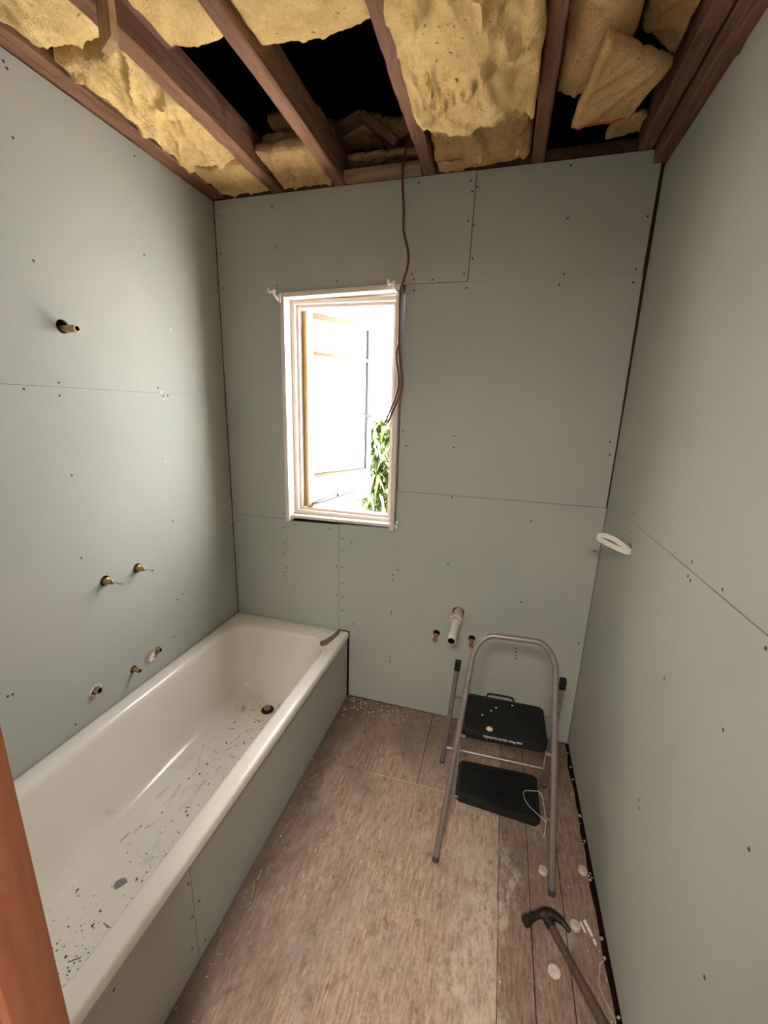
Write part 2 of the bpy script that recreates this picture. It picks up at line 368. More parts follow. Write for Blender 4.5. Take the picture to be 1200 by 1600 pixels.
SR = [(-0.845, 1.269), (-0.862, 1.264), (-0.848, 1.308), (-0.372, 1.319), (-0.36, 1.249), (-1.002, 1.301), (-1.171, 1.264), (-0.842, 0.975), (-1.121, 1.052), (-1.266, 0.931), (-1.259, 0.599), (-0.853, 0.581), (-0.864, 0.563)]
SL = [(-0.903, 2.381), (-0.9, 2.062), (-0.46, 2.22), (-0.459, 2.556), (-0.88, 1.701), (-0.884, 1.659), (-0.992, 1.675), (-0.456, 1.708), (-0.432, 1.674), (-0.405, 1.678), (-0.885, 1.387), (-0.897, 1.081), (-0.447, 1.108), (-0.467, 0.714), (-0.427, 0.726), (-0.51, 0.535), (-1.2, 0.714), (-1.186, 0.711), (-1.017, 0.453), (-0.896, 2.566), (-0.889, 2.554)]
SA = [(-1.27, 0.324), (-1.238, 0.21), (-1.27, 0.194), (-1.282, 0.085), (-1.233, 0.035), (-1.506, 0.337)]

def screw_mesh(axis):
    mb = MB().lathe([(-0.0008, 0.0042), (0.0003, 0.0040), (0.0006, 0.0030)], (0, 0, 0), axis, 10)
    o = mk('screw_head', mb, SCREW); me = o.data; bpy.data.objects.remove(o); return me
SCR_Y, SCR_XP, SCR_XM = screw_mesh((0, -1, 0)), screw_mesh((1, 0, 0)), screw_mesh((-1, 0, 0))

# left wall
wl = mk('wall_left', MB().box(-0.11, -0.06, -1.69, 0.11, -0.16, 2.6), FRAMING, kind='structure')
def sheet(parent, poly, plane, d0, d1, holes=()):
    o = mk('plasterboard_sheet', MB().prism(poly, plane, d0, d1), PB, parent)
    if holes: cut(o, holes)
    return o
def rod(a, b, r, n=20): return MB().tube([a, b], r, n)
lh_up = [rod((-0.05, -0.838, 1.884), (0.05, -0.838, 1.884), 0.0225)]
lh_lo = [rod((-0.05, y, z), (0.05, y, z), r) for y, z, r in ((-0.667, 0.954, 0.021), (-0.818, 0.957, 0.022), (-0.612, 0.527, 0.015), (-0.748, 0.512, 0.017), (-0.922, 0.532, 0.018))]
up = sheet(wl, [(-1.69, 1.6882), (-0.003, 1.6862), (-0.003, 2.598), (-1.69, 2.598)], 'yz', -0.010, 0.0, lh_up)
lo = sheet(wl, [(-1.69, 0.0), (-0.003, 0.0), (-0.003, 1.6857), (-1.69, 1.687)], 'yz', -0.010, 0.0, lh_lo)
for y, z in SL: share('screw_head', SCR_XP, (0.0, y, z), up if z > 1.688 else lo)

for y, z, r_ in ((-0.351, 1.960, .004), (-0.454, 1.389, .004), (-0.43, 1.66, .004), (-0.016, 1.05, .006), (-0.018, 1.00, .005), (-0.02, 1.08, .004), (-0.10, 0.985, .004), (-0.44, 1.69, .005)):
    mk('plaster_fleck', MB().lathe([(0, r_), (0.0008, r_ * .7)], (0, y, z), (1, 0, 0), 7), WHITEBIT, up if z > 1.688 else lo)

# back wall with the window opening
mb = MB().box(-0.06, 0.361, 0.06, 0.11, -0.16, 2.6).box(0.968, 1.99, 0.06, 0.11, -0.16, 2.6).box(0.361, 0.968, 0.06, 0.11, -0.16, 1.048).box(0.361, 0.968, 0.06, 0.11, 2.184, 2.6)
wb = mk('wall_back', mb, FRAMING, kind='structure')
S1 = sheet(wb, [(0.003, 1.040), (0.360, 1.0425), (0.360, 2.178), (0.9695, 2.193), (1.2445, 2.1925), (1.2495, 2.599), (0.003, 2.599)], 'xz', 0.0, 0.010)
S2 = sheet(wb, [(1.2475, 2.1906), (1.914, 2.1888), (1.917, 2.597), (1.2525, 2.597)], 'xz', 0.0, 0.010)
S3 = sheet(wb, [(0.9725, 1.2525), (1.9225, 1.2555), (1.9225, 1.6), (1.916, 2.1882), (1.2475, 2.1900), (0.9725, 2.1905)], 'xz', 0.0, 0.010)
S4 = sheet(wb, [(0.7245, 0.004), (1.926, 0.004), (1.9265, 1.2535), (0.9705, 1.2505), (0.9705, 1.054), (0.6605, 1.044), (0.6605, 0.4215), (0.7245, 0.4215)], 'xz', 0.0, 0.010,
           [rod((1.32, -0.05, 0.642), (1.32, 0.05, 0.642), 0.031), rod((1.216, -0.05, 0.503), (1.216, 0.05, 0.503), 0.018), rod((1.40, -0.05, 0.507), (1.40, 0.05, 0.507), 0.018)])
S5 = sheet(wb, [(0.003, 0.2), (0.6590, 0.2), (0.6585, 1.0435), (0.640, 1.040), (0.368, 1.033), (0.355, 1.0405), (0.003, 1.0385)], 'xz', 0.0, 0.010)
for x, z in SB:
    p = (S2 if x > 1.249 else S1) if z > 2.1915 else S3 if (z > 1.2535 and x > 0.95) else S4 if x > 0.66 else S1 if z > 1.0405 else S5
    share('screw_head', SCR_Y, (x, 0.0, z), p)

# right wall: its boards stop short of the floor and below the top of the back wall
wr = mk('wall_right', MB().box(1.99, 2.04, -1.69, 0.11, -0.15, 2.6), FRAMING, kind='structure')
ur = sheet(wr, [(-1.69, 1.2885), (-0.80, 1.2872), (-0.002, 1.2855), (-0.002, 2.541), (-0.49, 2.541), (-0.52, 2.531), (-0.55, 2.541), (-1.69, 2.541)], 'yz', W, W + 0.010)
lr = sheet(wr, [(-1.69, 0.016), (-0.002, 0.012), (-0.002, 1.2852), (-0.80, 1.2850), (-1.69, 1.2830)], 'yz', W, W + 0.010,
           [rod((W - 0.05, -0.385, 1.19), (W + 0.05, -0.385, 1.19), 0.022)])
for y, z in SR: share('screw_head', SCR_XM, (W, y, z), ur if z > 1.286 else lr)

# wall with the doorway the picture is taken through
mb = MB().box(-0.11, 0.862, -1.80, -1.69, 0, 2.6).box(1.80, 2.04, -1.80, -1.69, 0, 2.6).box(0.862, 1.80, -1.80, -1.69, 2.38, 2.6)
mk('wall_front', mb, HALLWALL, kind='structure')
dj = mk('door_1', MB().box(0.862, 0.885, -1.80, -1.752, 0, 2.38).box(1.785, 1.80, -1.80, -1.69, 0, 2.38).box(0.885, 1.785, -1.80, -1.69, 2.36, 2.38), HALLGREY, kind='structure')
mk('door_jamb', MB().box(0.862, 0.904, -1.752, -1.690, 0, 2.36), JAMB, dj, bevel=0.006)
# hall behind the camera
mk('floor_hall', MB().box(-0.6, 2.7, -3.4, -1.80, -0.06, 0.0), FLOORSHEET, kind='structure')
mk('ceiling_hall', MB().box(-0.6, 2.7, -3.4, -1.80, 2.40, 2.44), HALLWALL, kind='structure')
mk('wall_hall', MB().box(-0.66, -0.6, -3.4, -1.69, 0, 2.44).box(2.7, 2.76, -3.4, -1.69, 0, 2.44).box(-0.66, 2.76, -3.46, -3.4, 0, 2.44).box(-0.66, -0.11, -1.80, -1.69, 0, 2.44).box(2.04, 2.76, -1.80, -1.69, 0, 2.44), HALLWALL, kind='structure')

# ------------------------------------------------------------------ floor
fl = mk('floor', MB().box(-0.06, 1.99, -1.80, 0.06, -0.16, -0.05), SUBFLOOR, kind='structure')
def floor_piece(name, x0, x1, y0, y1, zt, th, mat, jag=0.0, seed=0):
    rnd = random.Random(seed); n = 26; L = []; R = []
    for i in range(n + 1):
        y = y0 + (y1 - y0) * i / n
        L.append((x0, y)); R.append((x1 + (rnd.uniform(-jag, jag) if jag else 0), y))
    return mk(name, MB().prism(L + R[::-1], 'xy', zt - th, zt), mat, fl)
floor_piece('hardboard_sheet', 0.004, 1.5905, -1.80, -0.4665, 0.0, 0.05, FLOORSHEET, 0.0008, 1)
floor_piece('hardboard_sheet', 0.004, 1.2275, 0.0 - 0.463, 0.0, 0.0, 0.05, FLOORSHEET, 0, 2)
floor_piece('hardboard_sheet', 1.2305, 1.5905, -0.463, 0.0, 0.0005, 0.05, FLOORSHEET, 0.0008, 3)
floor_piece('floorboard', 1.5925, 1.6975, -1.80, 0.0, -0.0015, 0.0485, PLANK, 0.0008, 4)
floor_piece('floorboard', 1.7005, 1.8075, -1.80, 0.0, -0.001, 0.049, PLANK, 0.0008, 5)
floor_piece('floorboard', 1.8105, 1.9130, -1.80, 0.0, -0.002, 0.048, PLANK, 0.006, 6)

mk('joint_filler', MB().prism([(0.975, -0.4690), (1.10, -0.4700), (1.22, -0.4685), (1.35, -0.4680), (1.36, -0.4635), (1.20, -0.4640), (1.08, -0.4650), (0.975, -0.4665)], 'xy', -0.001, 0.0008), DUST, fl, label='pale ridge of filler along the sheet joint')

# ------------------------------------------------------------------ roof space over the room
mb = MB()
A = [(-0.5, 0.42, 2.96), (2.5, 0.42, 2.96), (2.5, -1.3, 3.70), (-0.5, -1.3, 3.70), (-0.5, -3.6, 2.42), (2.5, -3.6, 2.42)]
B = [(x, y, z + 0.06) for x, y, z in A]
mb.hexa([A[0], A[1], A[2], A[3], B[0], B[1], B[2], B[3]]); mb.hexa([A[3], A[2], A[5], A[4], B[3], B[2], B[5], B[4]])
for x0, x1 in ((-0.52, -0.46), (2.46, 2.52)):
    mb.prism([(0.42, 2.52), (0.42, 3.0), (-1.3, 3.74), (-3.6, 2.44), (-3.6, 2.40)], 'yz', x0, x1)
mb.box(-0.5, 2.5, 0.40, 0.44, 2.54, 3.0)
mb.box(-0.5, -0.06, -1.80, 0.11, 2.52, 2.56).box(2.0, 2.5, -1.80, 0.11, 2.52, 2.56)
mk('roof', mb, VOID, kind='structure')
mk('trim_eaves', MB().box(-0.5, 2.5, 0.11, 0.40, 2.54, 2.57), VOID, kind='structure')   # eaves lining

def timber(name, box, mat, label, cat='joist', group=None, bev=0.003):
    x0, x1, y0, y1, z0, z1 = box
    o = mk(name, MB().box(0, x1 - x0, 0, y1 - y0, 0, z1 - z0), mat, loc=(0, 0, 0), bevel=bev)
    o.location = (x0, y0, z0); return tag(o, label, cat, group)
def rough_timber(name, x0, x1, y0, y1, z0, z1, mat, label, seed, cat='joist', amp=0.003):
    """old sawn timber along y with slightly waney lower edges"""
    mb = MB(); n = 44; k = 0
    for i in range(n + 1):
        y = y0 + (y1 - y0) * i / n
        w = [noise.noise((seed * 9.1 + q * 3.7, y * 7.0, 0)) * amp + noise.noise((seed * 5.3 + q * 2.1, y * 31.0, 4)) * amp * 0.5 for q in range(4)]
        c = 0.005
        ring = [(x0 + c + w[0], z0 + w[2]), (x1 - c + w[1], z0 + w[2] * 0.8), (x1 + w[1], z0 + c), (x1, z1), (x0, z1), (x0 + w[0], z0 + c)]
        mb.v += [(p, y, q) for p, q in ring]
    m = 6
    for i in range(n):
        for j in range(m):
            a, b = i * m + j, i * m + (j + 1) % m; mb.f.append((a, b, b + m, a + m))
    mb.f.append(tuple(reversed(range(m)))); mb.f.append(tuple(n * m + j for j in range(m)))
    o = mk(name, mb, mat, loc=((x0 + x1) / 2, (y0 + y1) / 2, z0), smooth=True, sharp=30)
    return tag(o, label, cat)
Y0 = -1.69
rough_timber('ceiling_joist', 0.320, 0.378, Y0, 0.03, 2.600, 2.715, JOIST, 'split reddish ceiling joist nearest the left wall, a wood block hanging beside it', 1, amp=0.006)
rough_timber('ceiling_joist', 0.632, 0.685, Y0, 0.03, 2.600, 2.715, JOIST, 'reddish ceiling joist between the two black openings in the ceiling', 2)
rough_timber('ceiling_joist', 1.030, 1.080, Y0, 0.03, 2.600, 2.715, JOIST, 'flaking ceiling joist at the right edge of the wider black opening, above the red cable', 3, amp=0.006)
rough_timber('ceiling_joist', 1.460, 1.508, Y0, 0.03, 2.600, 2.715, JOIST, 'ceiling joist between the sagging torn batt and the batt with a red line', 4)
rough_timber('ceiling_joist', 1.832, 1.882, Y0, 0.03, 2.600, 2.715, JOIST, 'dark ceiling joist running closest to the right wall', 5)
rough_timber('top_plate', 1.889, 1.944, Y0, 0.00, 2.552, 2.64, JOIST, 'rough brown timber plate along the top of the right wall', 6, 'plate', 0.004)
rough_timber('top_plate', -0.058, 0.062, Y0, 0.00, 2.604, 2.65, JOIST, 'brown timber plate along the top of the left wall', 7, 'plate', 0.005)
rough_timber('timber_batten', 0.384, 0.424, -0.895, -0.703, 2.660, 2.71, JOIST, 'short brown batten fixed along the joist beside the hanging block', 8, 'batten')
tp = mk('top_plate', MB().box(0.062, 1.889, 0.0, 0.058, 2.602, 2.64), DARKWOOD, loc=(0, 0, 0), bevel=0.002)
tag(tp, 'dark timber plate along the top of the window wall under the joists', 'plate')
ng = mk('timber_noggin', MB().box(0.690, 1.026, -0.046, -0.002, 2.600, 2.636), JOISTX, bevel=0.003)
tag(ng, 'pale timber strip on top of the wall between two joists behind the red cable', 'noggin')
# block hanging beside the first joist
mb = MB().hexa([(.386, -.936, 2.50), (.456, -.968, 2.50), (.447, -.938, 2.50), (.386, -.906, 2.508),
                (.386, -.936, 2.95), (.456, -.968, 2.95), (.447, -.938, 2.95), (.386, -.906, 2.95)])
tag(mk('timber_hanger', mb, JOISTZ, loc=(.42, -.937, 2.5), bevel=0.002), 'short square-cut timber block hanging down below the first joist', 'block')
for a, b_, lab in (((0.575, 0.10, 2.852), (0.722, 0.10, 2.903), 'dim timber strut rising from the left behind the wider black opening'), ((0.724, 0.10, 2.902), (0.885, 0.10, 2.775), 'dim timber strut falling to the right behind the red cable')):
    tag(mk('roof_strut', MB().bar(a, b_, 0.05, 0.030), JOISTX, loc=a), lab, 'strut')

# ------------------------------------------------------------------ glass wool batts
def batt(label, quad, th, seed, sag=0.0, amp=0.012, mat=None, tear=0.0, nu=40, nv=60, group='glass wool batts between the joists', curl=0.0):
    """quad: bottom corners near-left, near-right, far-right, far-left"""
    a, b, c, d = [Vector(p) for p in quad]; mb = MB(); rows = []
    cx = sum(p[0] for p in quad) / 4; cy = sum(p[1] for p in quad) / 4; cz = min(p[2] for p in quad)
    S = seed * 13.7
    def pt(u, v, top):
        p = (a * (1 - u) + b * u) * (1 - v) + (d * (1 - u) + c * u) * v
        edge = min(u, 1 - u, v, 1 - v)
        lump = noise.noise((p.x * 9 + S, p.y * 7, top * 3.1)) + 0.6 * noise.noise((p.x * 26 + S, p.y * 21, top)) + 0.45 * noise.noise((p.x * 70, p.y * 55 + S, top)) - 1.1 * max(0, 1 - abs(noise.noise((p.x * 6 + S, p.y * 6 + p.x * 5, 9.1))) / 0.10)
        z = p.z + (th if top else 0) + lump * amp * (1.0 if not top else 0.8)
        if not top:
            z -= sag * math.sin(math.pi * u) * (0.35 + 0.65 * v)
            z += 0.010 * max(0, 1 - edge / 0.04) * min(1, th / 0.06)
            z -= curl * max(0, (v - 0.7) / 0.3) ** 2
        else: z -= 0.022 * max(0, 1 - edge / 0.06) * min(1, th / 0.06)
        j = noise.noise((p.x * 16 + S, p.y * 16, 7.3)); j2 = noise.noise((p.x * 45 + S, p.y * 45, 2.3))
        if v > 0.995: p.y += tear * (j + 0.6 * j2)
        if v < 0.005: p.y -= tear * (j + 0.6 * j2)
        if u in (0.0, 1.0): p.x += tear * 0.5 * (j + 0.6 * j2)
        return (p.x, p.y, z)
    for top in (0, 1):
        for i in range(nv + 1):
            for j in range(nu + 1): mb.v.append(pt(j / nu, i / nv, top))
    N = (nu + 1) * (nv + 1); I = lambda i, j, t: t * N + i * (nu + 1) + j
    for i in range(nv):
        for j in range(nu):
            mb.f.append((I(i, j, 0), I(i, j + 1, 0), I(i + 1, j + 1, 0), I(i + 1, j, 0)))
            mb.f.append((I(i, j, 1), I(i + 1, j, 1), I(i + 1, j + 1, 1), I(i, j + 1, 1)))
    for i in range(nv):
        for j in (0, nu): mb.f.append((I(i, j, 0), I(i + 1, j, 0), I(i + 1, j, 1), I(i, j, 1)))
    for j in range(nu):
        for i in (0, nv): mb.f.append((I(i, j, 0), I(i, j + 1, 0), I(i, j + 1, 1), I(i, j, 1)))
    o = mk('insulation_batt', mb, mat or BATT, loc=(cx, cy, cz), smooth=True, sharp=70)
    return tag(o, label, 'insulation', group)
def q(x0, x1, y0, y1, z00, z01=None, z11=None, z10=None):
    z01 = z00 if z01 is None else z01; z11 = z00 if z11 is None else z11; z10 = z00 if z10 is None else z10
    return [(x0, y0, z00), (x1, y0, z01), (x1, y1, z11), (x0, y1, z10)]
# bay against the left wall
batt('grey stained yellow batt at the top left corner, before the crease by the hanging block', q(0.070, 0.312, Y0, -0.835, 2.612), 0.09, 1, 0.010, 0.012, tear=0.012)
batt('long crumpled yellow batt along the left wall below the hanging block', q(0.072, 0.314, -0.800, -0.240, 2.612, 2.612, 2.612, 2.606), 0.09, 2, 0.008, 0.018, tear=0.016)
batt('small yellow batt between two dark cracks near the left back corner', q(0.062, 0.318, -0.226, -0.125, 2.608), 0.08, 3, 0.004, 0.010, tear=0.012, nu=20, nv=14)
batt('yellow batt offcut wedged in the left back corner of the ceiling', q(0.066, 0.318, -0.118, -0.006, 2.610), 0.08, 4, 0.003, 0.010, tear=0.010, nu=20, nv=14)
# second bay: near batt, opening, back batts
batt('bright yellow batt ending in a clean edge at the narrow black opening', [(0.466, Y0, 2.628), (0.628, Y0, 2.628), (0.628, -0.735, 2.628), (0.434, -0.735, 2.628)], 0.07, 5, 0.012, 0.006, tear=0.003)
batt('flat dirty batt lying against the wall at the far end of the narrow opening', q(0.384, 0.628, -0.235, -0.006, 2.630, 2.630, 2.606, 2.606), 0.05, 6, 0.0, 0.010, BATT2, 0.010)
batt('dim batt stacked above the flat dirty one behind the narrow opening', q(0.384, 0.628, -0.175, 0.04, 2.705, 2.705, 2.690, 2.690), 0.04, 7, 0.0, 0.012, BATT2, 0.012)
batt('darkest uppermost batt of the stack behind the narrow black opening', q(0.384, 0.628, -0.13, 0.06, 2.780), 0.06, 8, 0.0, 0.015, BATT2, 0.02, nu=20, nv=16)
# third bay
batt('wide bright yellow batt with a pale upper strip, ending at the wider black opening', q(0.688, 1.026, Y0, -0.672, 2.628, 2.630, 2.634, 2.628), 0.075, 9, 0.014, 0.006, tear=0.004, curl=-0.004)
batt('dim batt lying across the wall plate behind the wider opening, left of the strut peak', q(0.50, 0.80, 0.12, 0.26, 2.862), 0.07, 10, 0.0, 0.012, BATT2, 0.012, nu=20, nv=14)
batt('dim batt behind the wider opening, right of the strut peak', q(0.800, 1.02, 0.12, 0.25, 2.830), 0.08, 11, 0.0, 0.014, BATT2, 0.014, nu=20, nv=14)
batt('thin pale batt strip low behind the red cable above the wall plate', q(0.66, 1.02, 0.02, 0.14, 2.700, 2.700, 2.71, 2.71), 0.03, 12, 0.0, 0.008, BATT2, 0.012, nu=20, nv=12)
# fourth bay: big sagging batt with a torn end and one behind it
batt('big sagging batt with a deep tear and ragged end between two joists', q(1.086, 1.456, Y0, -0.395, 2.600, 2.605, 2.565, 2.560), 0.10, 13, 0.045, 0.024, tear=0.018, nu=34, nv=56, curl=0.012)
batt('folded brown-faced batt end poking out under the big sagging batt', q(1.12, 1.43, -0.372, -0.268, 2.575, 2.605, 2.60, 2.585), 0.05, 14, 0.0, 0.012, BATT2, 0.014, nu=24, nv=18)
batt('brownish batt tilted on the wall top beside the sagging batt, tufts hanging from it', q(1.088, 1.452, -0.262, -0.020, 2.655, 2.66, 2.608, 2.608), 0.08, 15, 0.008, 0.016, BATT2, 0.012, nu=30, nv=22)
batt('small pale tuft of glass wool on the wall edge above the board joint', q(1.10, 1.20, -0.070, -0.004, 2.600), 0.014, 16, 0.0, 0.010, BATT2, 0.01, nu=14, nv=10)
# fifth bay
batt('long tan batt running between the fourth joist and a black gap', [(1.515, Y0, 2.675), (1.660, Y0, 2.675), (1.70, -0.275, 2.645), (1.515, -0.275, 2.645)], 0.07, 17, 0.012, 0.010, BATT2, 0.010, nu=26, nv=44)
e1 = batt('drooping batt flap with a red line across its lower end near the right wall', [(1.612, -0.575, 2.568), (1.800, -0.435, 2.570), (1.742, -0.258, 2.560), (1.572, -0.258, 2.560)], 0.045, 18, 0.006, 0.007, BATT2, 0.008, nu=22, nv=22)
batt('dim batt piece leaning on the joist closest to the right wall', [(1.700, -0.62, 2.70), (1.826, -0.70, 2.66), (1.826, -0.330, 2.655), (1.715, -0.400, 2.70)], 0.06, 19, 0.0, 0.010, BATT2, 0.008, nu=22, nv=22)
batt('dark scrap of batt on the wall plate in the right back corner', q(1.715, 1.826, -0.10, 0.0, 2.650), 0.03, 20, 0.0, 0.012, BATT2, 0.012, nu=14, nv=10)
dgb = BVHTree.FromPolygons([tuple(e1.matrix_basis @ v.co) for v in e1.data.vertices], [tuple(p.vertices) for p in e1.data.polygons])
line = []
for i in range(14):
    t = i / 13; x = 1.585 + 0.145 * t; y = -0.268 - 0.012 * t
    h = dgb.ray_cast(Vector((x, y, 2.3)), Vector((0, 0, 1)))
    line.append((x, y, (h[0].z if h[0] else 2.50) - 0.001))
mk('red_line', MB().tube(line, 0.0045, 6, flat=0.6), REDLINE, e1, label='faded red printed line')
for i, (x, y, z, l, lab) in enumerate(((1.268, -0.075, 2.640, 0.055, 'torn tuft of glass wool dangling near the middle of the wall top'), (1.405, -0.070, 2.640, 0.042, 'torn tuft of glass wool dangling beside the fourth joist'), (1.165, -0.60, 2.565, 0.05, 'twisted strand of glass wool hanging from the torn sagging batt'))):
    pts = [(x + 0.006 * math.sin(k * 1.7 + i), y + 0.004 * math.cos(k * 2.1), z - l * k / 6) for k in range(7)]
    tag(mk('wool_tuft', MB().tube(pts, [0.018, 0.014, 0.010, 0.011, 0.012, 0.008, 0.003], 9), BATT, loc=(x, y, z - l), smooth=True), lab, 'insulation')

# ------------------------------------------------------------------ window
win = mk('window_1', MB().box(0.362, 0.384, -0.035, 0.12, 1.040, 2.175), WINPAINT, kind='structure', bevel=0.003)
def wpart(name, mb, mat=WINPAINT, bevel=0.002, parent=win): return mk(name, mb, mat, parent, bevel=bevel)
wpart('liner_board', MB().hexa([(0.945, -0.030, 1.050), (0.967, -0.030, 1.050), (0.967, 0.12, 1.050), (0.945, 0.12, 1.050), (0.939, -0.030, 2.186), (0.961, -0.030, 2.189), (0.961, 0.12, 2.189), (0.939, 0.12, 2.186)]))
wpart('liner_board', MB().hexa([(0.362, -0.033, 2.152), (0.955, -0.030, 2.166), (0.955, 0.12, 2.166), (0.362, 0.12, 2.152), (0.362, -0.033, 2.174), (0.955, -0.030, 2.188), (0.955, 0.12, 2.188), (0.362, 0.12, 2.174)]))
wpart('liner_board', MB().hexa([(0.384, -0.014, 1.056), (0.946, -0.014, 1.062), (0.946, 0.12, 1.062), (0.384, 0.12, 1.056), (0.384, -0.014, 1.072), (0.946, -0.014, 1.078), (0.946, 0.12, 1.078), (0.384, 0.12, 1.072)]))
def ring(name, x0, x1, z0, z1, w, y0, y1):
    wpart(name, MB().box(x0, x0 + w, y0, y1, z0, z1)); wpart(name, MB().box(x1 - w, x1, y0, y1, z0, z1))
    wpart(name, MB().box(x0 + w, x1 - w, y0, y1, z1 - w, z1)); wpart(name, MB().box(x0 + w, x1 - w, y0, y1, z0, z0 + w))
ring('frame_stop', 0.384, 0.942, 1.074, 2.156, 0.020, 0.030, 0.11)
ring('frame_bead', 0.404, 0.922, 1.094, 2.136, 0.014, 0.052, 0.10)
# sash, hinged on the left and opened outwards
HX, HY, ANG, SWD = 0.432, 0.082, math.radians(62), 0.475
dx, dy = math.cos(ANG), math.sin(ANG); nx, ny = -dy, dx
def SP(s_, t_, z_): return (HX + dx * s_ + nx * t_, HY + dy * s_ + ny * t_, z_)
def sbox(s0, s1, t0, t1, z0, z1):
    return MB().hexa([SP(s0, t0, z0), SP(s1, t0, z0), SP(s1, t1, z0), SP(s0, t1, z0), SP(s0, t0, z1), SP(s1, t0, z1), SP(s1, t1, z1), SP(s0, t1, z1)])
ZB, ZT = 1.098, 2.118
sash = thing('window_sash', 'cream casement sash with three obscure panes, swung open outwards', 'window sash', (HX, HY, ZB))
mk('stile', sbox(0, 0.040, -0.017, 0.017, ZB, ZT), SASHTAN, sash, bevel=0.002, label='tan hinge stile')
mk('stile', sbox(SWD - 0.036, SWD, -0.017, 0.017, ZB, ZT), WINPAINT, sash, bevel=0.002)
mk('rail', sbox(0.040, SWD - 0.036, -0.017, 0.017, ZT - 0.034, ZT), SASHBAR, sash, bevel=0.002)
mk('rail', sbox(0.040, SWD - 0.036, -0.017, 0.017, ZB, ZB + 0.045), WINPAINT, sash, bevel=0.002)
for z in (1.920, 1.275): mk('glazing_bar', sbox(0.040, SWD - 0.036, -0.015, 0.015, z - 0.011, z + 0.011), SASHBAR, sash, bevel=0.002)
for z0, z1 in ((ZB + 0.045, 1.264), (1.286, 1.909), (1.931, ZT - 0.034)): mk('pane', sbox(0.040, SWD - 0.036, -0.002, 0.002, z0, z1), FROST, sash)
for z0, z1 in ((1.286, 1.909), (1.931, ZT - 0.034)): mk('rebate_shade_strip', sbox(SWD - 0.042, SWD - 0.034, -0.0185, -0.003, z0, z1), REBATESHADE, sash)  # dark strips stand in for the shaded rebate at the glass edge
mk('rebate_shade_strip', sbox(0.040, SWD - 0.036, -0.0185, -0.003, 1.284, 1.290), REBATESHADE, sash)
lk = MB().lathe([(0, 0.008), (0.012, 0.008), (0.014, 0.005), (0.024, 0.005)], SP(SWD - 0.018, -0.017, 1.60), (-nx, -ny, 0), 10)
lk.bar(SP(SWD - 0.018, -0.036, 1.60), SP(SWD - 0.085, -0.038, 1.615), 0.010, 0.012)
mk('latch_handle', lk, STAYM, sash, bevel=0.001)
st = thing('casement_stay', 'thin pitted metal casement stay arm above the window bottom rail', 'window stay', (0.47, 0.06, 1.11))
mk('arm', MB().tube([(0.462, 0.075, 1.118), (0.52, 0.13, 1.132), SP(0.28, -0.030, 1.148), SP(0.34, -0.030, 1.152)], 0.0045, 8), STAYM, st, smooth=True)
mk('second_arm', MB().tube([(0.468, 0.072, 1.126), SP(0.13, -0.028, 1.150), SP(0.28, -0.028, 1.162)], 0.004, 8), STAYM, st, smooth=True)
mk('peg', MB().lathe([(0, 0.007), (0.012, 0.007), (0.014, 0.004), (0.034, 0.004), (0.036, 0.006), (0.042, 0.003)], SP(0.20, -0.028, 1.142), (0, 0, 1), 10), STAYM, st, smooth=True)
mk('plate', MB().box(0.450, 0.478, 0.055, 0.085, 1.108, 1.114), BRASS, st)
# small curtain brackets on the two upper corners
for (x, z, s, lab) in ((0.350, 2.168, -1, 'small white curtain hook on the upper left corner of the window'), (0.940, 2.178, -1, 'small white curtain hook on the upper right corner of the window')):
    h = thing('curtain_bracket', lab, 'bracket', (x, -0.035, z))
    mk('hook', MB().tube(smooth_path([(x + .012, -0.036, z - .030), (x + .004, -0.050, z - .022), (x - .006, -0.056, z - .004), (x - .004, -0.056, z + .010), (x - .016, -0.060, z + .004), (x - .026, -0.064, z + .002), (x - .030, -0.064, z + .018)], 4), 0.0062, 8), CABLEW, h, smooth=True)
    mk('back_plate', MB().box(x + .004, x + .020, -0.042, -0.035, z - .038, z - .004), CABLEW, h, bevel=0.001)
mb = MB()
for i in range(5):
    a = Vector((0.975 + random.uniform(-.006, .008), -0.008, 1.075 + random.uniform(-.018, .018)))
    mb.lathe([(-0.006, 0.004), (0, 0.008), (0.006, 0.003)], a, (random.uniform(-1, 1), -1, random.uniform(-1, 1)), 7)
tag(mk('filler_lump', mb, WHITEBIT, loc=(0.975, 0, 1.06), smooth=True), 'small white lump of filler at the lower right corner of the window', 'filler')

